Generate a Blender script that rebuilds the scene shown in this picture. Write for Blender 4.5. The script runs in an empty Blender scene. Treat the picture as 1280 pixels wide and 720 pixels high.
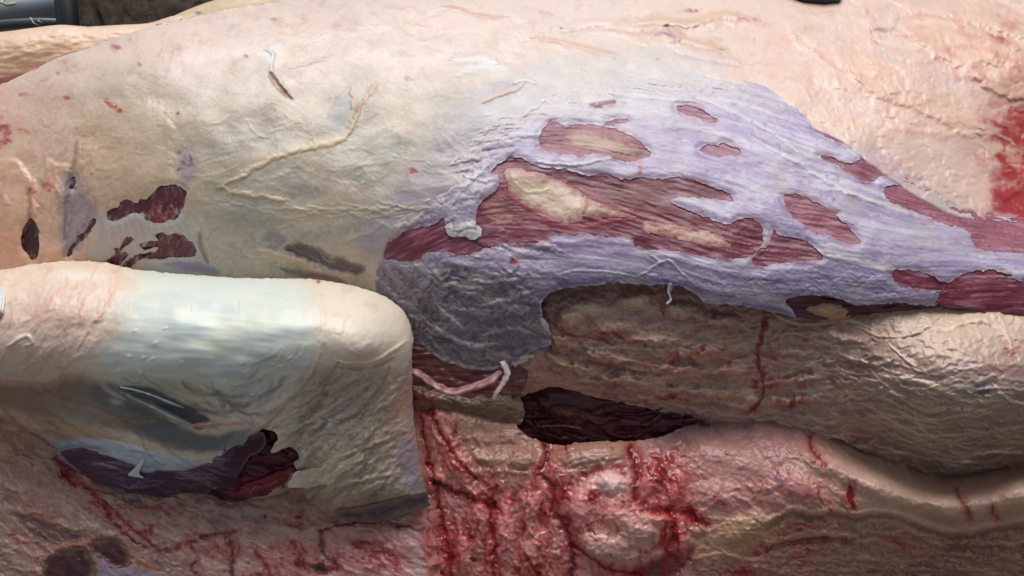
import bpy, math, random
import numpy as np

# ------------------------------------------------------------------ camera, world, sun, exposure
scene = bpy.context.scene
TILT = math.radians(28.0)
DIST, FOC = 1.30, 1300.0                       # metres to the side of the carcass; focal length in px of a 1280 wide frame
CAM_Z = 0.45 + DIST * math.sin(TILT)
cam_d = bpy.data.cameras.new('camera')
cam_d.sensor_width = 36.0
cam_d.lens = 36.0 * FOC / 1280.0
cam_d.clip_start, cam_d.clip_end = 0.02, 400.0
cam = bpy.data.objects.new('camera', cam_d)
scene.collection.objects.link(cam)
CAM = np.array([0.0, -DIST * math.cos(TILT), CAM_Z])
cam.location = CAM
cam.rotation_euler = (math.pi / 2 - TILT, 0, 0)
scene.camera = cam
RIGHT = np.array([1.0, 0, 0])
UP = np.array([0.0, math.sin(TILT), math.cos(TILT)])
FWD = np.array([0.0, math.cos(TILT), -math.sin(TILT)])

SUN_EL, SUN_AZ = math.radians(71), math.radians(8)      # high, from behind the carcass
world = bpy.data.worlds.new('World')
scene.world = world
world.use_nodes = True
wn, wl = world.node_tree.nodes, world.node_tree.links
wn.clear()
sky = wn.new('ShaderNodeTexSky')
sky.sky_type = 'NISHITA'
sky.sun_disc = False
sky.sun_elevation, sky.sun_rotation = SUN_EL, SUN_AZ
sky.air_density, sky.dust_density, sky.ozone_density = 1.0, 2.0, 1.0
hs = wn.new('ShaderNodeHueSaturation')                   # overcast: the blue greys out
hs.inputs['Saturation'].default_value = 0.42
bg = wn.new('ShaderNodeBackground')
bg.inputs['Strength'].default_value = 0.052
wo = wn.new('ShaderNodeOutputWorld')
wl.new(sky.outputs[0], hs.inputs['Color'])
wl.new(hs.outputs[0], bg.inputs['Color'])
wl.new(bg.outputs[0], wo.inputs['Surface'])
sl = bpy.data.lights.new('sun', 'SUN')
sl.energy, sl.angle, sl.color = 1.5, math.radians(48), (1.0, 0.98, 0.955)
sun = bpy.data.objects.new('sun', sl)
scene.collection.objects.link(sun)
sun.rotation_euler = (-(math.pi / 2 - SUN_EL), 0, -SUN_AZ)
scene.view_settings.view_transform = 'Standard'
scene.view_settings.look = 'None'
scene.view_settings.gamma = 1.0
scene.view_settings.exposure = 0.9
scene.cycles.max_bounces = 6

# ------------------------------------------------------------------ helpers: noise, splines, distances
def srgb(r, g, b):
    v = np.array([r, g, b], dtype=np.float64) / 255.0
    return np.where(v <= 0.04045, v / 12.92, ((v + 0.055) / 1.055) ** 2.4).astype(np.float32)

_lat = {}
def lattice(seed):
    if seed not in _lat:
        a = np.random.RandomState(seed + 11).rand(256, 256).astype(np.float32) * 2 * np.pi
        _lat[seed] = (np.cos(a), np.sin(a))
    return _lat[seed]

def perlin(x, y, seed=0):
    gx, gy = lattice(seed)
    x = np.asarray(x, np.float32); y = np.asarray(y, np.float32)
    fx = np.floor(x); fy = np.floor(y)
    i = fx.astype(np.int32) & 255; j = fy.astype(np.int32) & 255
    u = x - fx; v = y - fy
    i1 = (i + 1) & 255; j1 = (j + 1) & 255
    n00 = gx[i, j] * u + gy[i, j] * v
    n10 = gx[i1, j] * (u - 1) + gy[i1, j] * v
    n01 = gx[i, j1] * u + gy[i, j1] * (v - 1)
    n11 = gx[i1, j1] * (u - 1) + gy[i1, j1] * (v - 1)
    su = u * u * u * (u * (u * 6 - 15) + 10); sv = v * v * v * (v * (v * 6 - 15) + 10)
    a = n00 + su * (n10 - n00); b = n01 + su * (n11 - n01)
    return (a + sv * (b - a)) * 1.5

def fbm(x, y, octv=3, seed=0, gain=0.5):
    t = 0; amp = 1.0; f = 1.0; tot = 0.0
    for k in range(octv):
        t = t + amp * perlin(x * f + 17.3 * k, y * f + 5.7 * k, seed + k)
        tot += amp; amp *= gain; f *= 2.03
    return t / tot * 1.35

def ridged(x, y, octv=3, seed=0, gain=0.5):
    t = 0; amp = 1.0; f = 1.0; tot = 0.0
    for k in range(octv):
        t = t + amp * (1 - 2 * np.sqrt(perlin(x * f + 9.1 * k, y * f + 3.3 * k, seed + k) ** 2 + 0.004))
        tot += amp; amp *= gain; f *= 2.03
    return t / tot

def sstep(a, b, v):
    t = np.clip((v - a) / (b - a), 0, 1)
    return t * t * (3 - 2 * t)

def spline(pts, n=5, closed=True):
    p = np.array([q[:2] for q in pts], float); m = len(p); out = []
    if m < 3 and not closed: return p
    for k in range(m if closed else m - 1):
        if closed: p0, p1, p2, p3 = p[(k - 1) % m], p[k], p[(k + 1) % m], p[(k + 2) % m]
        else: p0, p1, p2, p3 = p[max(k - 1, 0)], p[k], p[k + 1], p[min(k + 2, m - 1)]
        for t in np.arange(n) / n:
            out.append(0.5 * (2 * p1 + (p2 - p0) * t + (2 * p0 - 5 * p1 + 4 * p2 - p3) * t * t + (3 * p1 - p0 - 3 * p2 + p3) * t ** 3))
    if not closed: out.append(p[-1])
    return np.array(out)

def crop(x0, y0, k, pts):                      # enlarged-view coordinates to frame coordinates
    return [(x0 + a / k, y0 + b / k) for a, b in pts]

def line_dist(x, y, p):
    best = np.full(x.shape, 1e9, np.float32); tt = np.zeros(x.shape, np.float32); n = len(p) - 1
    for k in range(n):
        ax, ay = p[k]; bx, by = p[k + 1]; dx, dy = bx - ax, by - ay; L = dx * dx + dy * dy + 1e-9
        t = np.clip(((x - ax) * dx + (y - ay) * dy) / L, 0, 1)
        q = (x - ax - t * dx) ** 2 + (y - ay - t * dy) ** 2
        m = q < best
        best = np.where(m, q, best); tt = np.where(m, (k + t) / n, tt)
    return np.sqrt(best), tt

def sdf(x, y, p):                              # positive inside the closed outline
    d, _ = line_dist(x, y, np.vstack([p, p[:1]]))
    ins = np.zeros(x.shape, bool); m = len(p)
    for k in range(m):
        ax, ay = p[k]; bx, by = p[(k + 1) % m]
        if ay == by: continue
        ins ^= ((ay > y) != (by > y)) & (x < (bx - ax) * (y - ay) / (by - ay) + ax)
    return np.where(ins, d, -d)

class Surf:                                    # thin-plate surface through (x, y, value)
    def __init__(s, pts, lam=0.0):
        p = np.array(pts, float); s.c = p[:, :2] / 100.0; n = len(p)
        r = np.sqrt(((s.c[:, None] - s.c[None]) ** 2).sum(-1))
        K = np.where(r > 0, r * r * np.log(r + 1e-12), 0) + lam * np.eye(n)
        Q = np.hstack([np.ones((n, 1)), s.c])
        A = np.block([[K, Q], [Q.T, np.zeros((3, 3))]])
        w = np.linalg.solve(A, np.concatenate([p[:, 2], np.zeros(3)]))
        s.w, s.a = w[:n], w[n:]
    def __call__(s, x, y):
        u = (x / 100.0).astype(np.float32); v = (y / 100.0).astype(np.float32)
        o = s.a[0] + s.a[1] * u + s.a[2] * v
        for (cx, cy), w in zip(s.c, s.w):
            q = (u - cx) ** 2 + (v - cy) ** 2
            o = o + (0.5 * w) * q * np.log(q + 1e-9)
        return o.astype(np.float32)

class Paint:                                   # relief (mm towards the viewer), colour and gloss of one surface
    def __init__(s, x, y, d):
        s.x, s.y, s.d = x, y, d
        s.h = np.zeros(x.shape, np.float32)
        s.rgb = np.zeros((len(x), 3), np.float32)
        s.r = np.full(x.shape, 0.45, np.float32)
        s.w1 = fbm(x / 14, y / 14, 2, 71); s.w2 = fbm(x / 14, y / 14, 2, 83)
        s.f1 = fbm(x / 5, y / 5, 2, 91); s.f2 = fbm(x / 5, y / 5, 2, 97)
    def fill(s, col): s.rgb[:] = srgb(*col)
    def mix(s, col, a):
        a = np.clip(a, 0, 1)[:, None]
        s.rgb = s.rgb * (1 - a) + srgb(*col) * a
    def mul(s, f): s.rgb = np.clip(s.rgb * np.asarray(f)[:, None], 0, 0.95)
    def n(s, sx, sy=None, ang=0.0, octv=3, seed=0, warp=0.0, gain=0.5, kind=fbm):
        sy = sy or sx
        c, q = math.cos(math.radians(ang)), math.sin(math.radians(ang))
        x, y = s.x, s.y
        if warp: x = x + warp * s.w1; y = y + warp * s.w2
        return kind((x * c + y * q) / sx, (-x * q + y * c) / sy, octv, seed, gain)
    def _sel(s, x0, x1, y0, y1):
        return np.nonzero((s.x > x0) & (s.x < x1) & (s.y > y0) & (s.y < y1))[0]
    def _put(s, i, a, col, dh, gloss):
        if col is not None:
            aa = np.clip(a, 0, 1)[:, None]
            s.rgb[i] = s.rgb[i] * (1 - aa) + srgb(*col) * aa
        if dh: s.h[i] += dh * a
        if gloss is not None: s.r[i] = s.r[i] * (1 - np.clip(a, 0, 1)) + gloss * np.clip(a, 0, 1)
    def stroke(s, pts, w, col=None, a=1.0, dh=0.0, rag=0.0, gloss=None, taper=True, soft=1.0, brk=0.0, side=None):
        p = spline(pts, 5, False)
        m = w + 8 * rag + 4
        i = s._sel(p[:, 0].min() - m, p[:, 0].max() + m, p[:, 1].min() - m, p[:, 1].max() + m)
        if not len(i): return
        x = s.x[i] + rag * (3 * s.w1[i] + 1.6 * s.f1[i]); y = s.y[i] + rag * (3 * s.w2[i] + 1.6 * s.f2[i])
        d, t = line_dist(x, y, p)
        ww = w * (np.clip(np.sin(np.pi * np.clip(t, 0.02, 0.98)) * 1.6, 0.15, 1) if taper else 1.0)
        k = sstep(0, soft, 1 - d / ww)
        if brk: k = k * sstep(-0.3, 0.3, fbm(s.x[i] / 9, s.y[i] / 9, 2, 55) + 0.6 - brk)
        s._put(i, a * k, col, dh, gloss)
    def blob(s, cx, cy, rx, ry=None, ang=0, col=None, a=1.0, dh=0.0, soft=0.6, rag=0.0, gloss=None):
        ry = ry or rx; m = max(rx, ry) * 1.1 + 8 * rag + 2
        i = s._sel(cx - m, cx + m, cy - m, cy + m)
        if not len(i): return
        c, q = math.cos(math.radians(ang)), math.sin(math.radians(ang))
        x = s.x[i] - cx + rag * (4 * s.w1[i] + 2.2 * s.f1[i]); y = s.y[i] - cy + rag * (4 * s.w2[i] + 2.2 * s.f2[i])
        r = np.sqrt(((x * c + y * q) / rx) ** 2 + ((-x * q + y * c) / ry) ** 2)
        s._put(i, a * sstep(0, soft, 1 - r), col, dh, gloss)
    def area(s, pts, col=None, a=1.0, dh=0.0, soft=10.0, rag=0.0, gloss=None, inner=0.0):
        p = spline(pts, 4, True); m = soft + 8 * rag
        i = s._sel(p[:, 0].min() - m, p[:, 0].max() + m, p[:, 1].min() - m, p[:, 1].max() + m)
        if not len(i): return
        x = s.x[i] + rag * (4 * s.w1[i] + 2 * s.f1[i]); y = s.y[i] + rag * (4 * s.w2[i] + 2 * s.f2[i])
        s._put(i, a * sstep(-soft * 0.5, soft * 0.5, sdf(x, y, p) - inner), col, dh, gloss)
    def blood(s, cx, cy, rx, ry, ang=0, a=1.0, cover=0.5, scale=7.0, seed=5, stretch=2.5, dirn=90, col=(112, 10, 18), gloss=0.22):
        m = max(rx, ry) * 1.25
        i = s._sel(cx - m, cx + m, cy - m, cy + m)
        if not len(i): return
        c, q = math.cos(math.radians(ang)), math.sin(math.radians(ang))
        x, y = s.x[i] - cx, s.y[i] - cy
        r = np.sqrt(((x * c + y * q) / rx) ** 2 + ((-x * q + y * c) / ry) ** 2)
        e, f = math.cos(math.radians(dirn)), math.sin(math.radians(dirn))
        X = s.x[i] + 5 * s.w1[i]; Y = s.y[i] + 5 * s.w2[i]
        u, v = (X * e + Y * f) / (scale * stretch), (-X * f + Y * e) / scale
        nz = 0.42 * ridged(u, v, 2, seed) + 0.75 * fbm(u * 0.45, v * 0.5, 3, seed + 40) + 0.15 * s.f1[i]
        base = nz + (cover - 0.75) * 1.1 - 0.7 * r ** 2 + 0.22
        k = sstep(0.02, 0.5, base); k2 = sstep(0.35, 0.75, base)
        thin = sstep(-0.5, 0.35, base)
        s._put(i, a * 0.42 * thin * sstep(1.25, 0.7, r), (178, 84, 80), 0, None)
        s._put(i, a * 0.85 * k * sstep(1.25, 0.9, r), col, -0.4, gloss)
        s._put(i, a * 0.6 * k2 * sstep(1.25, 0.9, r), tuple(c * .6 for c in col), -0.4, gloss)
    def strands(s, poly, count, ang, ln, wd, cols, a=(.2, .6), dh=(.5, 1.5), seed=1, spread=12, bend=.12, rag=.5, flow=None, gloss=None):
        R = random.Random(seed); p = np.array(poly, float)
        x0, y0 = p.min(0); x1, y1 = p.max(0); n = 0; tries = 0
        while n < count and tries < count * 12:
            tries += 1
            cx, cy = R.uniform(x0, x1), R.uniform(y0, y1)
            if sdf(np.array([cx]), np.array([cy]), p)[0] < 0: continue
            n += 1
            L = R.uniform(*ln); w = R.uniform(*wd); b = R.gauss(0, bend) + (bend if flow is None else 0)
            if flow is not None:
                pts = [(cx, cy)]; e = 2.0
                for k in range(5):
                    qx, qy = pts[-1]
                    g = flow(np.array([qx + e, qx - e, qx, qx]), np.array([qy, qy, qy + e, qy - e])); gx, gy = g[0] - g[1], g[2] - g[3]
                    m = math.hypot(gx, gy) + 1e-6; t = (-gy / m, gx / m)
                    if t[0] < 0: t = (-t[0], -t[1])
                    pts.append((qx + t[0] * L / 5, qy + t[1] * L / 5 + R.gauss(0, bend) * 4))
            else:
                q = math.radians((ang(cx, cy) if callable(ang) else ang) + R.gauss(0, spread)); c, s_ = math.cos(q) * L / 2, math.sin(q) * L / 2
                pts = [(cx - c, cy - s_), (cx - c * .4 - s_ * b * 1.4, cy - s_ * .4 + c * b * 1.4), (cx + c * .4 - s_ * b * 1.4, cy + s_ * .4 + c * b * 1.4), (cx + c, cy + s_)]
            s.stroke(pts, w, R.choice(cols), R.uniform(*a), R.uniform(*dh), rag, gloss, brk=.05)
    def specks(s, x0, x1, y0, y1, count, col, size=(1.0, 2.6), a=0.8, seed=1):
        R = random.Random(seed)
        for _ in range(count):
            z = R.uniform(*size)
            s.blob(R.uniform(x0, x1), R.uniform(y0, y1), z * R.uniform(1, 2.2), z, R.uniform(0, 180), col, a * R.uniform(.5, 1), soft=.8, rag=.2)

# ------------------------------------------------------------------ helpers: meshes
def world_pts(x, y, h):
    z = DIST - h / 1000.0
    X = (x - 640.0) / FOC * z; Y = (360.0 - y) / FOC * z
    return CAM + X[:, None] * RIGHT + Y[:, None] * UP + z[:, None] * FWD

def link(name, me, parent=None, mat=None):
    o = bpy.data.objects.new(name, me)
    scene.collection.objects.link(o)
    if parent is not None: o.parent = parent
    if mat is not None and me is not None: me.materials.append(mat)
    return o

def mesh_from(name, co, quads, attr=None, tris=None):
    me = bpy.data.meshes.new(name)
    nq = len(quads); nt = 0 if tris is None else len(tris)
    me.vertices.add(len(co)); me.vertices.foreach_set('co', np.ascontiguousarray(co, np.float32).ravel())
    idx = quads.ravel() if nt == 0 else np.concatenate([quads.ravel(), tris.ravel()])
    st = np.arange(nq) * 4
    if nt: st = np.concatenate([st, nq * 4 + np.arange(nt) * 3])
    me.loops.add(len(idx)); me.loops.foreach_set('vertex_index', np.ascontiguousarray(idx, np.int32))
    me.polygons.add(nq + nt); me.polygons.foreach_set('loop_start', np.ascontiguousarray(st, np.int32))
    me.polygons.foreach_set('use_smooth', np.ones(nq + nt, bool))
    me.update(calc_edges=True)
    if attr is not None:
        c = me.color_attributes.new('albedo', 'FLOAT_COLOR', 'POINT')
        c.data.foreach_set('color', np.ascontiguousarray(attr, np.float32).ravel())
    return me

def ticks(a, b, fa, fb, st, coarse=7.0):
    out = [a]
    while out[-1] < b: out.append(out[-1] + (st if fa <= out[-1] < fb else coarse))
    return np.array(out)

def build(name, outline, paint, parent, mat, step=1.3, holes=(), skirt=3.0, rag=0.0, smooth=True, label=None, sat=1.1, tint=(1, 1, 1)):
    p = spline(outline, 5, True) if smooth else np.array(outline, float)
    x0, y0 = p.min(0) - 4; x1, y1 = p.max(0) + 4
    xs = ticks(x0, x1, -24, 1304, step); ys = ticks(y0, y1, -20, 742, step)
    X, Y = np.meshgrid(xs, ys); X = X.astype(np.float32); Y = Y.astype(np.float32)
    if rag:
        wx = X + rag * (2.2 * fbm(X / 9, Y / 9, 3, 31)); wy = Y + rag * (2.2 * fbm(X / 9, Y / 9, 3, 47))
    else: wx, wy = X, Y
    d = sdf(wx, wy, p)
    for hp in holes:
        h0 = hp.min(0) - 14; h1 = hp.max(0) + 14
        jj = np.nonzero((ys > h0[1]) & (ys < h1[1]))[0]; ii = np.nonzero((xs > h0[0]) & (xs < h1[0]))[0]
        if len(jj) < 2 or len(ii) < 2: continue
        sl_ = (slice(jj[0], jj[-1] + 1), slice(ii[0], ii[-1] + 1))
        d[sl_] = np.minimum(d[sl_], -sdf(wx[sl_], wy[sl_], hp))
    ins = d > 0
    f = ins[:-1, :-1] | ins[1:, :-1] | ins[:-1, 1:] | ins[1:, 1:]
    use = np.zeros(d.shape, bool)
    use[:-1, :-1] |= f; use[1:, :-1] |= f; use[:-1, 1:] |= f; use[1:, 1:] |= f
    gy, gx = np.gradient(d, ys, xs)
    out = use & ~ins
    g2 = gx * gx + gy * gy + 1e-3
    lim = 2.0 * step
    X = np.where(out, X + np.clip(-d * gx / g2, -lim, lim), X)
    Y = np.where(out, Y + np.clip(-d * gy / g2, -lim, lim), Y)
    ids = np.full(d.shape, -1, np.int64); ids[use] = np.arange(use.sum())
    q = np.stack([ids[:-1, :-1], ids[1:, :-1], ids[1:, 1:], ids[:-1, 1:]], -1)[f]
    P = Paint(X[use], Y[use], np.maximum(d[use], 0))
    paint(P)
    co = world_pts(P.x.astype(float), P.y.astype(float), P.h.astype(float))
    lum = (P.rgb @ np.array([.25, .6, .15], np.float32))[:, None]
    P.rgb = np.clip((lum + (P.rgb - lum) * sat) * np.array(tint, np.float32), 0.004, 0.92)
    att = np.concatenate([P.rgb, P.r[:, None]], 1)
    if skirt:
        fp = np.pad(f, 1)
        be = []
        A = ids[:-1, :-1]; B = ids[1:, :-1]; C = ids[1:, 1:]; D = ids[:-1, 1:]
        for nb, (s_, e_) in ((fp[1:-1, :-2], (A, B)), (fp[2:, 1:-1], (B, C)), (fp[1:-1, 2:], (C, D)), (fp[:-2, 1:-1], (D, A))):
            m = f & ~nb
            be.append(np.stack([s_[m], e_[m]], -1))
        be = np.concatenate(be)
        bv = np.unique(be)
        mp = np.full(len(co), -1, np.int64); mp[bv] = len(co) + np.arange(len(bv))
        back = world_pts(P.x[bv].astype(float), P.y[bv].astype(float), P.h[bv].astype(float) - skirt)
        q = np.concatenate([q, np.stack([be[:, 1], be[:, 0], mp[be[:, 0]], mp[be[:, 1]]], -1)])
        co = np.concatenate([co, back]); att = np.concatenate([att, att[bv]])
    o = link(name, mesh_from(name, co, q, att), parent, mat)
    if label: o['label'] = label
    return o

# ------------------------------------------------------------------ materials
def tissue(name, bump_scale, bump, spec=0.42, coat=0.16, sss=0.12, vary=0.10, stretch=(1, 1, 1), rough_add=0.0):
    m = bpy.data.materials.new(name); m.use_nodes = True
    nt = m.node_tree; N, L = nt.nodes, nt.links
    b = N['Principled BSDF']
    at = N.new('ShaderNodeAttribute'); at.attribute_name = 'albedo'
    tc = N.new('ShaderNodeTexCoord'); mp = N.new('ShaderNodeMapping'); mp.inputs['Scale'].default_value = stretch
    L.new(tc.outputs['Object'], mp.inputs['Vector'])
    n1 = N.new('ShaderNodeTexNoise'); n1.inputs['Scale'].default_value = bump_scale; n1.inputs['Detail'].default_value = 6
    n1.inputs['Roughness'].default_value = 0.62
    L.new(mp.outputs[0], n1.inputs['Vector'])
    n2 = N.new('ShaderNodeTexNoise'); n2.inputs['Scale'].default_value = bump_scale * 0.23; n2.inputs['Detail'].default_value = 5
    L.new(mp.outputs[0], n2.inputs['Vector'])
    mr = N.new('ShaderNodeMapRange'); mr.inputs['From Min'].default_value = 0.3; mr.inputs['From Max'].default_value = 0.7
    mr.inputs['To Min'].default_value = 1 - vary; mr.inputs['To Max'].default_value = 1 + vary
    L.new(n1.outputs['Fac'], mr.inputs['Value'])
    mx = N.new('ShaderNodeVectorMath'); mx.operation = 'SCALE'
    L.new(at.outputs['Color'], mx.inputs[0]); L.new(mr.outputs[0], mx.inputs['Scale'])
    L.new(mx.outputs[0], b.inputs['Base Color'])
    rr = N.new('ShaderNodeMath'); rr.operation = 'MULTIPLY_ADD'; rr.inputs[1].default_value = 0.35; rr.use_clamp = True
    ra = N.new('ShaderNodeMath'); ra.operation = 'ADD'; ra.inputs[1].default_value = -0.17 + rough_add
    L.new(at.outputs['Alpha'], ra.inputs[0])
    L.new(n2.outputs['Fac'], rr.inputs[0]); L.new(ra.outputs[0], rr.inputs[2])
    L.new(rr.outputs[0], b.inputs['Roughness'])
    ad = N.new('ShaderNodeMath'); ad.operation = 'MULTIPLY_ADD'; ad.inputs[1].default_value = 0.7
    L.new(n2.outputs['Fac'], ad.inputs[0]); L.new(n1.outputs['Fac'], ad.inputs[2])
    bp = N.new('ShaderNodeBump'); bp.inputs['Strength'].default_value = 1.0; bp.inputs['Distance'].default_value = bump
    L.new(ad.outputs[0], bp.inputs['Height'])
    L.new(bp.outputs[0], b.inputs['Normal'])
    b.inputs['Specular IOR Level'].default_value = spec
    b.inputs['Coat Weight'].default_value = coat; b.inputs['Coat Roughness'].default_value = 0.18
    L.new(bp.outputs[0], b.inputs['Coat Normal'])
    if sss:
        b.inputs['Subsurface Weight'].default_value = sss
        b.inputs['Subsurface Radius'].default_value = (1.0, 0.55, 0.4)
        b.inputs['Subsurface Scale'].default_value = 0.004
    return m

FAT = tissue('fat_tissue', 210, 0.0005, vary=0.05)
WET = tissue('wet_fat', 210, 0.0004, vary=0.06, coat=0.24, spec=0.5)
FILM = tissue('silverskin', 240, 0.0005, vary=0.07, stretch=(0.3, 1, 1), coat=0.06)
MEAT = tissue('raw_muscle', 300, 0.0004, vary=0.10, stretch=(0.25, 1, 1), coat=0.08, sss=0)
TEND = tissue('tendon_sheath', 120, 0.0003, vary=0.03, coat=0.22)

def plain(name, col, rough=0.6, scale=40, vary=0.35, bump=0.002, spec=0.4):
    m = bpy.data.materials.new(name); m.use_nodes = True
    N, L = m.node_tree.nodes, m.node_tree.links; b = N['Principled BSDF']
    tc = N.new('ShaderNodeTexCoord')
    n = N.new('ShaderNodeTexNoise'); n.inputs['Scale'].default_value = scale; n.inputs['Detail'].default_value = 9; n.inputs['Roughness'].default_value = 0.65
    L.new(tc.outputs['Object'], n.inputs['Vector'])
    cr = N.new('ShaderNodeValToRGB'); c = srgb(*col)
    cr.color_ramp.elements[0].position = 0.32; cr.color_ramp.elements[1].position = 0.7
    cr.color_ramp.elements[0].color = (*np.clip(c * (1 - vary), 0, 1), 1); cr.color_ramp.elements[1].color = (*np.clip(c * (1 + vary), 0, 1), 1)
    L.new(n.outputs['Fac'], cr.inputs[0]); L.new(cr.outputs[0], b.inputs['Base Color'])
    bp = N.new('ShaderNodeBump'); bp.inputs['Distance'].default_value = bump; L.new(n.outputs['Fac'], bp.inputs['Height']); L.new(bp.outputs[0], b.inputs['Normal'])
    b.inputs['Roughness'].default_value = rough; b.inputs['Specular IOR Level'].default_value = spec
    return m
# ------------------------------------------------------------------ ground and the things behind the carcass
def ground():
    n = 60
    xs = np.concatenate([[-150, -60, -25], np.linspace(-6, 6, n), [25, 60, 150]]); ys = np.concatenate([[-20, -8], np.linspace(-3, 9, n), [25, 60, 250]])
    X, Y = np.meshgrid(xs, ys); Z = 0.012 * fbm(X * 2.1, Y * 2.1, 3, 3)
    ids = np.arange(X.size).reshape(X.shape)
    q = np.stack([ids[:-1, :-1], ids[:-1, 1:], ids[1:, 1:], ids[1:, :-1]], -1).reshape(-1, 4)
    o = link('ground', mesh_from('ground', np.stack([X.ravel(), Y.ravel(), Z.ravel()], -1), q), None, plain('trodden_earth', (92, 80, 66), 0.9, 9, 0.45, 0.01))
    o['kind'] = 'structure'
ground()

def tube(name, pts, radii, mat, parent=None, seg=16, attr=None, squash=1.0):
    p = np.array(pts, float); n = len(p); co = []; 
    t = np.gradient(p, axis=0); t /= np.linalg.norm(t, axis=1)[:, None]
    ref = np.array([0.0, 0.12, 1.0]); ref /= np.linalg.norm(ref)
    for k in range(n):
        a = np.cross(t[k], ref); a /= np.linalg.norm(a) + 1e-9; b = np.cross(a, t[k])
        for s in range(seg):
            th = 2 * math.pi * s / seg
            co.append(p[k] + radii[k] * (math.cos(th) * a + squash * math.sin(th) * b))
    co = np.array(co); q = []
    for k in range(n - 1):
        for s in range(seg):
            q.append((k * seg + s, k * seg + (s + 1) % seg, (k + 1) * seg + (s + 1) % seg, (k + 1) * seg + s))
    base = len(co); co = np.vstack([co, p[:1], p[-1:]]); tr = []
    for s in range(seg):
        tr.append((base, (s + 1) % seg, s)); tr.append((base + 1, (n - 1) * seg + s, (n - 1) * seg + (s + 1) % seg))
    return link(name, mesh_from(name, co, np.array(q), attr, np.array(tr)), parent, mat)

def wp(px, py, z):                              # a point at depth z metres in front of the camera
    return CAM + (px - 640) / FOC * z * RIGHT + (360 - py) / FOC * z * UP + z * FWD

def empty(name, loc, label, cat):
    o = bpy.data.objects.new(name, None); scene.collection.objects.link(o); o.location = loc
    o['label'] = label; o['category'] = cat; return o

def keep(o, parent):                            # parent without moving
    o.parent = parent; o.location = o.location - parent.location

# weathered block: uneven slab with a vertical crack
def rough_box(name, c0, ex, ey, ez, mat, parent, amp, seed, nx=26, nz=26):
    co = []; q = []
    def face(o, u, v, w, nu, nv):
        b = len(co)
        for j in range(nv + 1):
            for i in range(nu + 1):
                co.append(np.array(o) + np.array(u) * i / nu + np.array(v) * j / nv)
        for j in range(nv):
            for i in range(nu):
                q.append((b + j * (nu + 1) + i, b + j * (nu + 1) + i + 1, b + (j + 1) * (nu + 1) + i + 1, b + (j + 1) * (nu + 1) + i))
    X, Y, Z = (ex, 0, 0), (0, ey, 0), (0, 0, ez); o = np.array(c0, float)
    face(o, X, Z, None, nx, nz); face(o + Y, Z, X, None, nz, nx)
    face(o, Z, Y, None, nz, 6); face(o + X, Y, Z, None, 6, nz); face(o + Z, X, Y, None, nx, 6)
    co = np.array(co)
    d = amp * fbm(co[:, 0] * 22 + co[:, 1] * 9, co[:, 2] * 22 + co[:, 1] * 7, 4, seed)
    cen = o + np.array([ex, ey, ez]) / 2
    v = co - cen; v[:, 2] *= 0.4
    co = co + v / (np.linalg.norm(v, axis=1)[:, None] + 1e-9) * d[:, None]
    return link(name, mesh_from(name, co, np.array(q)), parent, mat)

STONE = plain('weathered_stone', (186, 168, 148), 0.92, 48, 0.6, 0.02)
zb = 2.05
bx0 = wp(92, 0, zb); 
blk = empty('stone_block', (bx0[0], bx0[1], 0), 'rough brown stone block with a vertical crack standing behind the carcass', 'stone block')
top_z = wp(92, -30, zb)[2]
xa = wp(94, 0, zb)[0]; xb = wp(123, 0, zb)[0]; xc = wp(360, 0, zb)[0]
keep(rough_box('slab', (xa, bx0[1], -0.02), xb - xa - 0.006, 0.3, top_z, STONE, None, 0.012, 5, 10, 40), blk)
keep(rough_box('slab', (xb, bx0[1] - 0.006, -0.02), xc - xb, 0.3, top_z + 0.01, STONE, None, 0.012, 8, 40, 40), blk)

POST = plain('dark_painted_post', (34, 36, 39), 0.55, 25, 0.3, 0.001)
pz = 2.0
pt = wp(76, -60, pz); pb = wp(86, 40, pz); dr = (pb - pt) / np.linalg.norm(pb - pt)
po = empty('fence_post', (pb[0], pb[1], 0), 'dark leaning post between the grey pipes and the stone block', 'post')
bot = pt + dr * (pt[2] / -dr[2])
keep(tube('shaft', [pt, pb, bot], [0.021, 0.021, 0.021], POST, None, 4), po)

PIPE = plain('grey_plastic', (138, 148, 158), 0.35, 6, 0.12, 0.0006, 0.5)
DPIPE = plain('dark_grey_plastic', (80, 88, 97), 0.4, 6, 0.15, 0.0006, 0.5)
qz = 2.25
pipe = empty('drain_pipe', wp(0, 15, qz), 'thick pale grey pipe lying behind the dark post', 'pipe')
keep(tube('pipe_body', [wp(-260, 34, qz), wp(-60, 21, qz), wp(20, 13, qz), wp(70, 6, qz), wp(140, -2, qz + .05)], [.024] * 5, PIPE, None, 24), pipe)
hose = empty('hose', wp(0, 33, qz), 'thin dark grey hose with a wire tie below the thick pipe', 'hose')
keep(tube('hose_body', [wp(-260, 46, qz - .05), wp(-40, 35, qz - .05), wp(10, 30, qz - .05), wp(48, 28, qz - .05), wp(110, 30, qz - .05)], [.010] * 5, DPIPE, None, 16), hose)
WIRE = plain('bare_wire', (170, 168, 160), 0.4, 60, 0.2, 0.0004, 0.6)
keep(tube('wire_tie', [wp(38, 22, qz - .08), wp(42, 29, qz - .085), wp(50, 33, qz - .08), wp(53, 29, qz - .08), wp(47, 26, qz - .085), wp(51, 24, qz - .08)], [.0016] * 6, WIRE, None, 8), hose)
ROPE = plain('pale_green_rope', (196, 204, 158), 0.8, 120, 0.25, 0.002)
rp = empty('rope', wp(5, 3, qz - .04), 'pale green loop of rope on the thick grey pipe', 'rope')
keep(tube('rope_loop', [wp(16, -6, qz - .03), wp(6, -3, qz - .05), wp(1, 3, qz - .06), wp(8, 6.5, qz - .06), wp(20, 4, qz - .05)], [.0035] * 5, ROPE, None, 8), rp)
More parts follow.
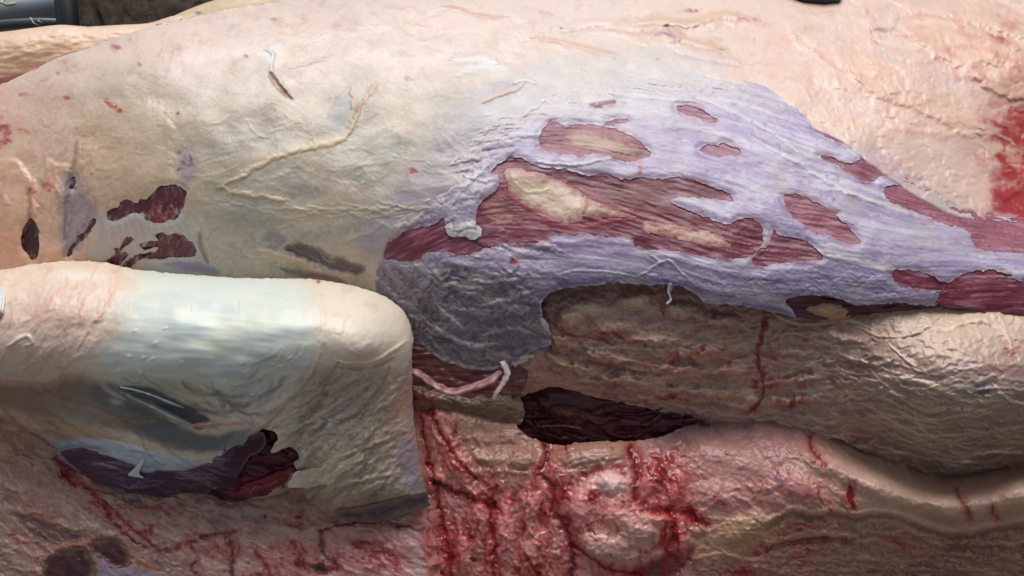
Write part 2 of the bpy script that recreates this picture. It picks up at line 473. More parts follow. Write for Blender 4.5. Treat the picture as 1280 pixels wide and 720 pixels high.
DARKW = plain('dark_wall', (58, 58, 54), 0.9, 10, 0.4, 0.01)
bw = link('back_wall', mesh_from('back_wall', np.array([[-4, 3.3, -.02], [4, 3.3, -.02], [4, 3.3, 1.6], [-4, 3.3, 1.6], [-4, 3.5, -.02], [4, 3.5, -.02], [4, 3.5, 1.6], [-4, 3.5, 1.6]]),
     np.array([[0, 1, 2, 3], [5, 4, 7, 6], [3, 2, 6, 7], [1, 5, 6, 2], [4, 0, 3, 7]])), None, DARKW)
bw['kind'] = 'structure'; bw.data.polygons.foreach_set('use_smooth', [False] * 5)

# ------------------------------------------------------------------ the carcass
carcass = empty('carcass', (0, 0, 0), 'skinned carcass of a large animal, pale fat and purple muscle, lying across the picture', 'carcass')

TORSO = Surf([(-140, 120, -190), (-140, 260, -120), (-140, 420, -110), (0, 130, -130), (0, 220, -75), (0, 330, -60), (0, 480, -70),
  (150, 50, -150), (150, 120, -85), (150, 200, -45), (150, 290, -45), (150, 360, -70), (150, 480, -70),
  (300, 10, -190), (300, 80, -105), (300, 160, -50), (300, 250, -22), (300, 330, -40), (300, 460, -70),
  (450, -10, -220), (450, 60, -130), (450, 140, -70), (450, 230, -28), (450, 310, -22), (450, 380, -40), (450, 500, -60),
  (640, -60, -330), (640, 0, -230), (640, 60, -150), (640, 120, -95), (640, 200, -45), (640, 280, -14), (640, 350, 0), (640, 430, -22), (640, 500, -50),
  (900, -70, -400), (900, 0, -280), (900, 60, -190), (900, 120, -122), (900, 200, -58), (900, 280, -14), (900, 340, 6), (900, 390, 4), (900, 500, -50),
  (1120, -70, -440), (1120, 0, -310), (1120, 60, -215), (1120, 120, -150), (1120, 200, -88), (1120, 280, -30), (1120, 340, 2), (1120, 390, 6), (1120, 500, -50),
  (1280, -70, -440), (1280, 0, -310), (1280, 80, -205), (1280, 160, -160), (1280, 240, -112), (1280, 285, -62), (1280, 340, -10), (1280, 390, 2), (1280, 500, -50),
  (1440, 0, -330), (1440, 160, -160), (1440, 290, -60), (1440, 390, -5)])
def torso_h(x, y):
    h = TORSO(x, y) * (1 + .3 * sstep(200, 420, x))
    return h + 3.6 * fbm(x / 75, y / 55, 2, 21) + .5 * fbm(x / 24, y / 18, 2, 25)

C5 = lambda p: crop(560, 130, 2.56, p)
A = lambda i, j, p: crop(320 * i, 180 * j, 4, p)
# openings in the silverskin, each with the muscle that shows through
OPEN = [
 ('oval', C5([(290,120),(298,90),(315,70),(345,62),(375,77),(400,70),(440,66),(500,72),(560,90),(610,118),(642,148),(642,168),(600,180),(550,181),(515,168),(480,158),(430,166),(370,160),(310,148)])),
 ('main', C5([(138,214),(175,185),(210,170),(250,182),(305,207),(350,205),(400,215),(440,230),(500,225),(560,241),(620,235),(680,242),(740,235),(800,250),(860,270),(905,293),(908,309),(870,307),(800,300),(740,297),(712,304),(720,318),(780,345),(850,372),(900,386),(930,368),(975,368),(1003,390),(1008,425),(1000,462),(960,490),(900,496),(820,490),(740,471),(650,466),(600,456),(592,432),(560,425),(500,426),(440,414),(400,424),(330,422),(315,434),(270,446),(230,450),(170,446),(110,440),(92,400),(90,355),(110,310),(150,282),(165,252),(160,232)])),
 ('tail', A(1, 1, [(610,520),(640,500),(690,480),(740,440),(790,425),(850,415),(905,395),(930,365),(945,400),(965,430),(985,462),(1010,470),(1060,450),(1130,430),(1230,440),(1240,470),(1180,510),(1100,540),(1050,557),(1000,555),(960,535),(900,540),(850,548),(820,575),(760,590),(700,582),(640,570)])),
 ('wedge', C5([(1040,404),(1060,420),(1120,430),(1160,450),(1195,480),(1197,495),(1150,503),(1100,506),(1040,513),(1000,521),(975,512),(980,490),(1002,465),(1030,450)])),
 ('leaf', A(3, 1, [(80,258),(105,250),(150,253),(200,275),(270,310),(330,345),(380,395),(430,445),(458,485),(435,500),(380,490),(300,455),(220,425),(160,390),(110,350),(88,305)])),
 ('upper', A(3, 1, [(258,60),(310,66),(360,85),(410,95),(470,80),(512,62),(550,75),(600,110),(650,150),(690,185),(640,172),(580,160),(545,170),(525,187),(490,190),(440,170),(390,140),(340,105),(285,85)])),
 ('shoulder', [(1018,160),(1030,156),(1042,156),(1054,163),(1066,176),(1074,185),(1060,183),(1044,176),(1028,168)]),
 ('band', A(3, 1, [(580,228),(620,208),(700,205),(760,225),(830,275),(900,322),(960,348),(1040,358),(1110,373),(1180,390),(1300,385),(1480,380),(1480,520),(1300,532),(1240,540),(1150,540),(1070,530),(1030,505),(1010,470),(1012,440),(940,416),(880,400),(800,365),(730,335),(660,310),(600,280)])),
 ('slit', A(3, 1, [(618,655),(650,630),(730,634),(790,650),(850,678),(905,702),(890,722),(840,730),(770,725),(700,715),(640,695)])),
 ('edge', [(1172,372),(1182,360),(1195,347),(1218,339),(1245,339),(1262,344),(1276,352),(1300,350),(1420,345),(1420,392),(1265,390),(1215,384),(1180,380)]),
 ('small', A(2, 0, [(820,537),(870,525),(930,540),(990,573),(1025,597),(990,608),(930,592),(860,567)])),
 ('sliver', A(2, 0, [(465,620),(520,598),(580,600),(560,613),(500,624)])),
 ('bean', A(2, 1, [(935,30),(955,12),(985,6),(1030,10),(1060,-2),(1110,20),(1143,45),(1130,63),(1080,55),(1040,65),(1000,60),(960,45)])),
 ('speck', A(2, 0, [(400,520),(440,512),(480,495),(500,508),(480,522),(430,526)])),
]
FASCIA = [(472,335),(474,312),(482,296),(500,272),(520,250),(545,228),(560,200),(580,172),(615,146),(660,122),(720,104),(790,93),(850,84),(900,84),(950,100),(985,126),(1015,152),(1045,165),(1072,184),(1108,212),(1150,240),(1195,262),(1240,270),(1300,272),(1430,270),(1430,356),(1300,354),(1272,358),(1240,372),(1215,380),(1180,378),(1165,382),(1120,379),(1085,381),(1065,380),(1050,373),(1030,370),(1000,370),(982,376),(990,388),(996,397),(980,393),(960,389),(940,385),(910,380),(884,380),(872,370),(858,361),(845,357),(838,364),(833,356),(812,357),(770,354),(740,357),(712,359),(692,365),(677,378),(679,396),(681,412),(690,430),(672,436),(655,446),(640,458),(632,474),(618,470),(590,469),(562,466),(545,455),(528,446),(512,434),(490,400),(468,372)]
LEFT = [
 ('row', A(0, 1, [(535,345),(560,325),(590,312),(603,286),(650,280),(688,297),(702,274),(738,272),(770,235),(800,213),(850,202),(900,213),(930,240),(928,290),(905,330),(860,345),(790,347),(720,352),(660,347),(620,362),(590,380),(562,387),(540,368)])),
 ('pink', A(0, 1, [(722,358),(800,338),(896,336),(885,370),(820,392),(760,391)])),
 ('comb', A(0, 1, [(700,502),(740,486),(788,482),(776,458),(810,445),(850,455),(890,445),(930,470),(970,500),(982,550),(940,563),(860,566),(800,576),(720,573),(680,592),(642,622),(612,612),(650,575),(690,553),(760,540),(790,522),(750,520),(720,536)])),
 ('low', A(0, 1, [(530,590),(560,565),(605,543),(642,550),(632,575),(592,607),(560,607)])),
 ('nub', A(0, 1, [(568,522),(602,510),(620,482),(650,460),(670,480),(642,502),(610,522),(588,552)])),
 ('oval', A(0, 1, [(105,452),(128,402),(157,370),(185,408),(196,460),(190,550),(165,582),(140,552),(113,520)])),
 ('slot', A(0, 1, [(333,552),(380,480),(420,445),(460,378),(480,385),(460,420),(430,462),(390,502),(352,550)])),
 ('chip', A(0, 1, [(343,222),(350,180),(370,158),(377,190),(366,227)])),
]
HOLES = [spline(p, 5) for _, p in OPEN]
LHOLES = [spline(p, 5) for _, p in LEFT]
FAS = spline(FASCIA, 5)

def sd_in(x, y, p, m=20):
    o = np.full(x.shape, -m, np.float32)
    i = np.nonzero((x > p[:, 0].min() - m) & (x < p[:, 0].max() + m) & (y > p[:, 1].min() - m) & (y < p[:, 1].max() + m))[0]
    if len(i): o[i] = sdf(x[i], y[i], p)
    return o

# --- fat cover of flank and back
SIL = [(-260, 260), (-140, 168), (-60, 132), (0, 106), (40, 88), (72, 72), (110, 60), (150, 44), (190, 33), (240, 22), (290, 11), (340, 3), (400, -10), (500, -34), (640, -58), (800, -72), (1000, -80), (1420, -86)]
COVER = SIL + [(1420, 318), (1300, 332), (1200, 340), (1000, 342), (900, 336), (700, 330), (660, 390), (625, 440), (560, 452), (470, 520), (300, 520), (100, 520), (-260, 520)]
silp = np.array(SIL, float)
def paint_cover(P):
    x, y = P.x, P.y
    P.h = torso_h(x, y)
    up = sstep(190, 30, y)
    P.fill((200, 184, 164))
    P.mix((240, 214, 202), sstep(0, 1, 0.9 * up + 0.25 * P.n(90, 50, 0, 3, 2)))
    P.mix((244, 208, 192), sstep(760, 1000, x) * sstep(330, 200, y) * 0.95)
    P.mix((240, 190, 172), sstep(900, 1000, x) * sstep(-.1, .7, P.n(90, 40, 24, 3, 34)) * .6)
    P.mix((214, 182, 154), sstep(270, 120, x) * sstep(90, 220, y) * 0.8)
    P.mix((226, 178, 156), sstep(150, 10, x + 20 * P.w1) * sstep(60, 140, y) * 0.65)
    P.mix((206, 150, 140), sstep(0.25, 0.75, P.n(34, 20, -18, 4, 6)) * (0.25 + 0.25 * up + 0.3 * sstep(180, 40, x)))
    P.mix((162, 155, 140), sstep(-0.35, 0.5, P.n(70, 40, 12, 4, 12, 8)) * sstep(200, 320, x) * sstep(700, 560, x) * (1 - 0.8 * up) * 0.85)
    P.mix((228, 220, 204), sstep(0.2, 0.9, P.n(44, 9, -14, 3, 33, 10, kind=ridged)) * 0.4)
    P.mix((184, 164, 138), sstep(0.1, 0.9, P.n(40, 16, 8, 3, 37, 12)) * 0.35)
    P.mix((168, 160, 178), sstep(560, 660, x + 30 * P.w1) * sstep(150, 200, y) * 0.4)
    for (cx, cy, rx, ry, a) in [(330,175,26,18,.5),(425,160,26,30,.55),(440,220,22,14,.5),(360,225,60,30,.4),(480,190,60,30,.35),(560,130,50,22,.3),(310,265,55,32,.5),(405,190,22,16,.4),(480,170,30,12,.35)]:
        P.blob(cx, cy, rx, ry, 15, (170, 170, 162), a, -1.0, .9, .8)
    # wrinkles and lobules
    lob = P.n(16, 11, 20, 3, 41, 10); wr = P.n(20, 5, -10, 3, 44, 10, kind=ridged); fine = P.n(6, 3.5, -10, 3, 48, 4)
    calm = .12 + .5 * sstep(.0, .7, P.n(110, 80, 0, 2, 50))
    P.h += calm * (1.0 * lob + .8 * wr + 0.22 * fine)
    P.mul(1 + 0.03 * fine + 0.03 * wr)
    # right side hollow and its folds
    rt = sstep(930, 1080, x)
    P.h += rt * (2.2 * P.n(70, 20, 24, 2, 52, 12) + .5 * P.n(24, 9, 24, 2, 57, 6))
    P.mix((206, 204, 206), sstep(560, 660, x) * sstep(960, 860, x) * sstep(40, 90, y) * sstep(-.2, .5, P.n(70, 16, 6, 3, 36)) * .6)
    for pts, w, dh in [([(1000,40),(1030,62),(1052,80),(1090,88),(1118,90)],7,5), ([(1070,98),(1100,110),(1140,128),(1185,146),(1228,160)],8,7), ([(1110,155),(1170,165),(1235,166)],5,3),
        ([(1120,30),(1180,34),(1230,52),(1275,60)],12,9), ([(1140,55),(1200,48),(1232,48)],8,6), ([(1095,5),(1088,30),(1100,45)],9,6), ([(1250,60),(1228,70),(1215,88),(1230,95)],9,7), ([(1115,18),(1160,8),(1220,20),(1280,45)],8,6)]:
        P.stroke(pts, w * 2.4, (240, 200, 172), .45, dh * .7, .9)
        P.stroke([(a, b + w * 1.3) for a, b in pts], w * .8, (214, 128, 116), .4, -dh * .15, 1.0)  # pinkish fold edge, offset downward; also puts shade into the colour
    P.blob(1240, 72, 24, 16, 0, (222, 178, 148), .7, 6, .8, .4)
    P.blob(1050, 62, 40, 22, 30, (226, 206, 196), .5, 2, .9, .5)
    P.blob(1190, 100, 60, 26, 30, (224, 196, 196), .5, -2, .9, .5)
    P.blob(1110, 70, 40, 12, 25, (204, 178, 190), .35, -1, .9, .4)
    for cx, cy, rx, ry, an, cv in [(1262,245,34,26,-45,.95),(1278,190,30,70,0,1.0),(1275,240,44,40,-30,1.1),(1240,190,26,30,40,.6),(1268,268,40,12,-12,1.2),(1265,28,34,16,35,.62),(1275,100,22,40,0,.5),(1248,48,24,10,30,.6),(1225,86,14,8,0,.6),(1245,155,36,8,12,.6),(1100,37,24,4,0,.7),(1085,14,5,6,0,.8)]:
        P.blood(cx, cy, rx, ry, an, .9, cv, 7, 5, 2.0, 30, (160, 8, 26))
    P.mix((186, 58, 56), sstep(1190, 1290, x + 20 * P.w1) * sstep(40, 150, y) * 0.7)
    P.area([(1234,272),(1245,260),(1285,232),(1330,215),(1330,275),(1280,277)], (156, 4, 28), .97, -4, 8, .4, .3)
    nf = sd_in(x, y, FAS, 70)
    P.mix((176, 166, 178), sstep(-60, -2, nf + 14 * P.w1 + 10 * P.n(30, 8, -52, 3, 39)) * sstep(690, 600, x) * sstep(350, 300, y) * .75)
    P.mix((206, 202, 204), sstep(-50, -2, nf + 10 * P.w1) * sstep(560, 640, x) * sstep(930, 860, x) * .6)
    for q_, dh_, sf, cl in [([(1042,62),(1090,70),(1135,84),(1180,108),(1232,158),(1205,168),(1150,140),(1095,120),(1060,92)],7,7,(240,200,176)), ([(1140,34),(1200,40),(1285,62),(1285,120),(1240,116),(1205,86),(1160,64)],9,8,(232,184,156)),
         ([(1108,158),(1170,164),(1236,168),(1240,215),(1236,262),(1190,256),(1140,214),(1100,186)],5,8,(242,206,184)), ([(985,22),(1040,16),(1092,24),(1086,44),(1040,52),(1000,60)],6,7,(238,212,196)), ([(1090,8),(1120,10),(1116,36),(1096,48),(1084,30)],8,6,(232,204,196)), ([(1110,0),(1230,0),(1285,24),(1285,50),(1200,24)],8,8,(226,190,170)),
         ([(0,206),(34,214),(46,262),(50,330),(0,336)],8,9,(214,168,136)), ([(52,215),(80,205),(92,230),(84,290),(78,332),(58,330)],7,8,(220,182,150)), ([(760,36),(810,30),(850,44),(840,56),(790,52)],5,6,(232,196,172)), ([(830,42),(880,52),(912,66),(880,68),(846,58)],5,6,(232,196,172)), ([(790,24),(850,14),(930,22),(900,32),(830,32)],5,5,(236,206,182))]:
        P.area(q_, cl, .45, dh_, sf, .8)
    # upper ridge of creases
    for pts, w, dh, col in [([(660,46),(700,52),(740,62),(772,68)],5,3,(224,176,150)), ([(700,35),(750,28),(800,34),(835,30)],9,5,None), ([(790,30),(820,24),(860,30),(900,18),(950,24)],8,5,(228,188,160)),
         ([(822,40),(850,48),(880,56),(905,62)],6,4,(226,180,155)), ([(550,8),(575,12),(600,20),(640,22)],4,3,(214,160,140)), ([(840,60),(880,70),(930,78)],8,3,None), ([(600,130),(620,120),(645,112),(658,100)],4,2,(222,190,164)),
         ([(330,62),(342,68),(340,90),(352,104),(366,122)],4,3,(232,222,212)), ([(560,75),(600,72),(625,80)],9,3,(232,230,228)), ([(358,86),(390,78),(418,70)],3,2,(224,204,178)), ([(640,105),(656,100),(672,105)],4,2,(235,235,235))]:
        P.stroke(pts, w, col, .75, dh, .35)
        P.stroke([(a, b + w * .8) for a, b in pts], w * .45, (186, 128, 118), .35, -dh * .4, .5)  # brownish line below each crease: its shaded lower edge put into the colour
    P.area([(318,66),(340,56),(354,52),(350,62),(342,72),(340,90),(334,92),(334,74)], (226, 224, 222), .7, 1.6, 6, .6)
    P.area([(335,92),(341,91),(350,104),(358,114),(367,125),(360,122),(350,116),(340,104)], (150, 104, 82), .85, -3, 4, .4)
    P.stroke([(342,90),(352,102),(364,116)], 3, (228, 214, 196), .7, 2, .4)
    P.area([(568,92),(590,80),(612,76),(634,84),(622,88),(604,86),(586,94)], (230, 230, 232), .75, 1.4, 7, .7)
    P.area([(424,118),(440,108),(446,128),(440,150),(424,158),(410,152),(416,134)], (166, 164, 166), .6, -2, 6, .5)
    P.stroke([(815,45),(830,42),(845,50),(835,54)], 4, (128, 92, 140), .6, 0, .4)
    # raised vein
    for pts, w in [([(270,236),(300,222),(318,210),(350,194),(385,184),(410,180),(430,172),(440,158),(448,140),(455,124)],4.6), ([(440,138),(442,122),(440,108)],2.6), ([(455,130),(465,112),(472,102)],2.4), ([(277,232),(290,240),(330,246),(360,252)],3)]:
        P.stroke(pts, w * 3, (214, 194, 164), .45, 1.6, .8)
        P.stroke(pts, w * 1.3, (224, 202, 166), .75, 1.8, 1.0, taper=True, brk=-.1)
        P.stroke([(a + 1, b + w) for a, b in pts], w * .4, (166, 136, 104), .5, -.8, .3)  # darker line under the vein, shade painted as colour
    P.stroke([(446,142),(452,132),(458,130)], 3, (190, 84, 64), .7, 0, .5)
    # fan of creases round the hollow under the flank
    for k in range(16):
        x0 = 275 + 16 * k; P.stroke([(x0, 250 + 3 * (k % 4)), (x0 + 60, 262 + 5 * (k % 3)), (x0 + 120, 258 - 4 * (k % 3))], 2.2, (216, 198, 168), .5, 1.1, .7, brk=.1)
    P.area(A(1, 1, [(150,525),(200,492),(260,505),(330,530),(400,560),(480,590),(540,620),(500,650),(430,640),(350,620),(270,590),(200,555)]), (78, 58, 72), .85, -5, 8, .6)
    P.area(A(1, 1, [(20,470),(90,430),(150,480),(120,520),(60,530)]), (128, 114, 132), .6, -1, 8, .6)
    P.stroke(A(1, 1, [(0,530),(60,545),(140,570),(220,590),(300,640),(420,670)]), 6, (206, 172, 146), .8, 4, .5)
    P.stroke(A(1, 1, [(120,620),(220,650),(330,660),(450,690)]), 8, (92, 76, 78), .6, -3, .5)
    P.strands([(270,140),(560,90),(640,120),(560,230),(480,330),(300,330),(250,240)], 150, 4, (20, 80), (1.5, 4.5), [(222,208,184),(214,196,168),(188,168,140),(200,196,186)], (.15, .5), (.3, 1.5), 201, 22)
    P.strands([(280,20),(640,0),(960,10),(960,90),(640,110),(300,110)], 130, 4, (15, 60), (1.2, 4), [(240,220,206),(224,190,172),(206,176,160),(236,226,214)], (.15, .5), (.2, 1.2), 202, 14)
    P.strands([(940,90),(1000,20),(1280,10),(1280,230),(1230,265),(1100,190)], 120, 22, (16, 70), (3, 10), [(244,214,186),(238,198,168),(226,176,160),(244,214,206)], (.15, .45), (.1, .7), 203, 18)
    P.strands([(1180,10),(1280,10),(1280,130),(1180,90)], 50, 35, (12, 40), (4, 10), [(236,190,160),(214,140,124),(240,206,176)], (.2, .5), (.2, 1), 204, 30)
    P.strands([(0,110),(150,50),(260,60),(250,170),(120,200),(0,230)], 80, -48, (15, 60), (1.5, 5), [(236,212,198),(222,176,160),(206,160,144)], (.15, .4), (.2, 1.2), 205, 25)
    P.strands([(0,200),(120,190),(110,330),(0,335)], 60, 95, (18, 60), (2.5, 7), [(222,184,152),(206,156,130),(226,198,172)], (.2, .5), (.6, 2.4), 206, 18)
    P.strands([(100,170),(260,150),(270,250),(150,260)], 50, -20, (12, 40), (2.5, 7), [(220,192,158),(206,176,142)], (.2, .45), (.4, 1.6), 207, 40)
    # left grooves and lavender windows
    P.area(A(0, 1, [(320,160),(400,150),(450,230),(475,330),(470,400),(400,520),(330,560),(300,460),(300,300)]), (158, 152, 164), .75, -3, 14, .9)
    P.area(A(0, 1, [(480,340),(560,330),(700,350),(900,340),(960,420),(1020,560),(1080,640),(700,660),(560,620),(430,560),(480,470)]), (186, 182, 180), .8, 1, 14, .9)
    P.area(A(0, 1, [(900,40),(980,50),(975,160),(930,220),(890,150)]), (150, 136, 154), .55, -1, 12, .9)
    P.specks(222, 240, 188, 215, 10, (98, 66, 100), (1.5, 4), .7, 3)
    P.specks(80, 110, 220, 300, 16, (92, 84, 132), (1.5, 4), .6, 4)
    P.area(A(0, 1, [(820,600),(980,590),(1100,640),(960,640)]), (134, 120, 160), .7, 0, 8, .6)
    for k in range(14):
        P.stroke(A(0, 1, [(500 + 36 * k, 330 + 8 * (k % 3)), (540 + 38 * k, 430), (560 + 40 * k, 520 + 14 * (k % 4))]), 2.4, (218, 212, 204), .4, .6, .9, brk=.2)
    P.stroke([(100,180),(96,215),(106,240),(118,258)], 8, (204, 176, 142), .5, 3, .3)
    P.stroke([(96,176),(92,205),(84,240),(80,300)], 5, (150, 120, 92), .55, -4, .3)
    P.stroke([(38,235),(36,262),(44,300)], 6, (142, 98, 80), .55, -5, .4)
    P.stroke([(250,290),(252,310),(262,330)], 6, (110, 88, 80), .6, -4, .4)
    P.area([(105,140),(200,130),(215,180),(212,222),(196,226),(180,238),(168,240),(150,246),(132,250),(118,256),(104,222)], (212, 184, 152), .35, 6, 12, .9)
    P.blob(10, 300, 40, 34, 0, (214, 160, 128), .5, 4, .9, .5)
    P.blob(110, 345, 50, 10, 0, (226, 214, 206), .3, 0)
    for cx, cy, rx, ry, an, cv in [(2,168,14,20,0,.9),(22,165,26,8,0,.45),(32,118,12,5,0,.6),(138,130,16,6,40,.6),(148,138,8,5,30,.6),(150,55,28,6,-28,.5),(60,232,10,9,40,.75),(34,236,14,10,0,.5),(86,122,6,10,70,.5),(175,80,4,5,0,.6),(222,142,3,3,0,.8),(307,70,6,4,0,.7),(345,142,12,6,40,.5),(512,98,8,6,0,.6),(515,218,10,12,30,.6),(70,92,40,5,-24,.35),(340,24,10,4,0,.5),(395,33,12,3,20,.5),(840,40,30,8,10,.35),(680,16,14,4,10,.5),(860,14,20,4,-8,.5),(940,25,20,4,8,.55),(100,180,30,50,0,.15)]:
        P.blood(cx, cy, rx, ry, an, .8, cv, 5, 9, 2.0, 20, (176, 42, 48), .3)
    P.specks(20, 500, 30, 250, 34, (176, 90, 80), (.7, 1.6), .6, 7)
    P.specks(20, 1250, 20, 330, 70, (104, 84, 70), (.6, 1.5), .7, 17)
    P.specks(650, 1250, 20, 170, 40, (186, 70, 70), (.8, 2.2), .55, 8)
    P.h -= 60 * (1 - np.sqrt(np.clip(1 - (1 - np.minimum(SILD(x, y) + 5, 60) / 60) ** 2, 0, 1)))
    ins = sd_in(x, y, FAS)
    zone = sstep(960, 900, x) * sstep(275, 250, y)
    P.h -= 14 * sstep(4 + 22 * zone, 18 + 24 * zone, ins)
    for hp in LHOLES: P.h -= 2.0 * sstep(-7, 0, sd_in(x, y, hp))
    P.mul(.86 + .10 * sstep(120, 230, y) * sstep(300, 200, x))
    P.r[:] = 0.36 + 0.12 * P.n(30, 20, 0, 2, 60)
def SILD(x, y):
    d = np.full(x.shape, 999, np.float32); i = np.nonzero(y < 250)[0]
    d[i] = line_dist(x[i], y[i], spline(SIL, 4, False))[0]
    return d
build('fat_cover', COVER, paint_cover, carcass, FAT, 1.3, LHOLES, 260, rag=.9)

# --- thin lavender silverskin over the flank; FLOW is constant along its fibres
FLOW = Surf([(470, 320, 0), (560, 320, -4), (640, 330, -6), (900, 372, -8), (1100, 378, 0), (1280, 352, 10), (1280, 335, 22), (1180, 330, 20), (1000, 300, 26), (800, 235, 30), (640, 205, 30), (560, 230, 28),
   (1280, 305, 42), (1180, 285, 46), (1060, 235, 56), (900, 165, 66), (760, 125, 74), (640, 140, 66), (1280, 285, 58), (1150, 235, 74), (1050, 170, 92), (940, 100, 110), (820, 85, 104), (560, 420, -46), (700, 400, -34), (900, 420, -40)])
def paint_fascia(P):
    x, y = P.x, P.y
    fl = FLOW(x, y)
    dd = np.maximum(sdf(x, y, FAS), 0)
    P.h = torso_h(x, y) + 1.5 * sstep(0, 9, dd) - .4
    u = x / 90 + 0.3 * P.w1
    f1 = fbm(u, (fl + 1.2 * P.w2) / 1.6, 3, 101); f2 = fbm(u * 2.2, fl / 0.7, 3, 111); r1 = ridged(u * 0.8, (fl + 2 * P.w1) / 4.0, 3, 121)
    lowl = sstep(720, 600, x) * sstep(330, 400, y)
    b1 = fbm(x / 170, (fl + 2 * P.w2) / 9, 3, 171); b2 = fbm(x / 110, fl / 4, 2, 175)
    P.fill((166, 150, 180))
    P.mix((206, 202, 208), sstep(-.2, .7, b1) * .7)
    P.mix((140, 126, 160), sstep(0, .7, b2) * .6)
    P.mix((206, 202, 208), sstep(-0.1, 0.8, f1 + .1) * 0.35)
    P.mix((138, 124, 156), sstep(0.0, 0.8, -f1 + 0.5 * f2) * 0.42)
    P.mix((190, 186, 176), sstep(-.1, .7, P.n(60, 26, 20, 3, 130, 10)) * .55)
    P.mix((222, 220, 218), sstep(.45, .95, r1) * .5)
    P.mix((196, 188, 156), sstep(.3, .8, P.n(38, 14, 16, 3, 133, 8)) * .4)
    P.mix((128, 104, 140), sstep(.35, .8, P.n(44, 9, 22, 3, 137, 8)) * .45)
    # pale upper left where fat shows through
    P.mix((208, 206, 200), sstep(0, 1, (sstep(215, 95, y + 14 * P.w2) * sstep(1000, 760, x))) * .85)
    P.mix((218, 204, 188), sstep(26, 2, dd + 9 * P.w1) * sstep(980, 850, x) * sstep(330, 280, y) * .9)
    P.mix((176, 172, 170), sstep(1010, 1180, x) * sstep(330, 360, y) * .4)
    P.strands([(560,150),(760,90),(960,95),(1120,215),(1300,270),(1300,350),(900,375),(680,350),(560,300)], 420, 0, (30, 150), (.9, 3.4), [(222,220,222),(206,202,210),(186,176,196),(150,136,166),(132,112,146),(200,192,170)], (.15, .55), (.1, .8), 301, 0, .12, .35, FLOW)
    P.strands([(900,90),(1100,200),(1300,275),(1300,330),(1000,260),(840,130)], 60, 0, (60, 200), (2, 6), [(224,222,224),(206,204,214)], (.25, .55), (.3, 1.2), 302, 0, .12, .4, FLOW)
    lf = sstep(640, 590, x + 14 * P.w1) * sstep(340, 300, y)
    fade = sstep(1, 0, (dd + 16 * P.w1 + 8 * P.f1) / (26 + 44 * sstep(330, 120, y))) * np.maximum(sstep(660, 600, x) * sstep(345, 300, y), sstep(170, 110, y) * sstep(960, 880, x))
    P.mix((190, 176, 164), fade * .85 * (1 - sstep(175, 130, y)))
    P.mix((206, 201, 200), fade * .9 * sstep(175, 130, y))
    zone = sstep(960, 900, x) * sstep(275, 250, y)
    fing = fbm(x / 60 + .3 * P.w1, fl / 4, 3, 187) + .5 * P.n(30, 9, -50, 3, 188)
    P.h += zone * (-3.4 + 3.6 * sstep(-6, 40, dd + 30 * fing))
    P.mix((200, 192, 190), zone * sstep(50, 10, dd + 26 * fing) * .6)
    # shaggy left end and drape
    shag = sstep(690, 590, x + 20 * P.w1)
    sw = P.n(30, 8, -52, 3, 141, 14, kind=ridged); sw2 = P.n(9, 3, -60, 3, 146, 6)
    P.mix((124, 114, 136), shag * sstep(-.1, .8, P.n(34, 16, -52, 3, 149)) * .7)
    P.mix((210, 206, 200), shag * sstep(.2, .9, sw) * .5)
    dr = sstep(700, 640, x - .35 * (y - 360)) * sstep(318, 350, y)
    cw = P.n(46, 9, 24, 4, 151, 16, kind=ridged); cw2 = P.n(10, 4, 30, 3, 156, 8)
    P.mix((112, 104, 114), dr * .75)
    P.mix((84, 76, 92), dr * sstep(-.2, .7, P.n(40, 18, 30, 3, 159)) * .8)
    P.mix((132, 120, 100), dr * sstep(.1, .8, P.n(50, 22, 20, 3, 163)) * .5)
    P.mix((196, 190, 178), dr * sstep(.3, .9, cw) * .5)
    P.h += 0.22 * f1 + 0.1 * f2 + 0.5 * r1 * sstep(.2, .8, r1) + .8 * b1 + .5 * b2 + shag * (1.2 * sw + .2 * sw2) + dr * (1.6 * cw + .2 * cw2 + 3.0 * P.n(60, 12, 22, 2, 157, 14))
    bottom = sstep(320, 352, y) * sstep(620, 700, x)
    P.mix((112, 98, 128), bottom * sstep(-.4, .5, f2 + b2) * .6)
    P.h += bottom * 1.6 * P.n(50, 7, 4, 3, 161, 10, kind=ridged)
    R = random.Random(77)
    for j in range(110):
        px_, py_ = R.uniform(490, 690), R.uniform(120, 470)
        if py_ < 300: an_ = R.gauss(-52, 14); L_ = R.uniform(14, 50)
        else: an_ = R.gauss(8 if px_ > 570 else 40, 9); L_ = R.uniform(30, 90)
        q = math.radians(an_); c_, s_ = math.cos(q) * L_ / 2, math.sin(q) * L_ / 2; b_ = R.uniform(-6, 6)
        w = R.uniform(1.6, 4.5) if py_ < 300 else R.uniform(2.5, 8); pts = [(px_ - c_, py_ - s_), (px_ + b_ * .6, py_ + b_), (px_ + c_, py_ + s_)]
        P.stroke(pts, w, R.choice([(222, 218, 208), (206, 200, 204), (196, 186, 168), (170, 160, 182)]), R.uniform(.2, .5), w * .5, .8, brk=.05)
        P.stroke([(a_, d_ + w) for a_, d_ in pts], w * .7, (120, 110, 128), .2, -w * .4, .8)  # faint grey-violet companion: shaded underside of the strand, painted
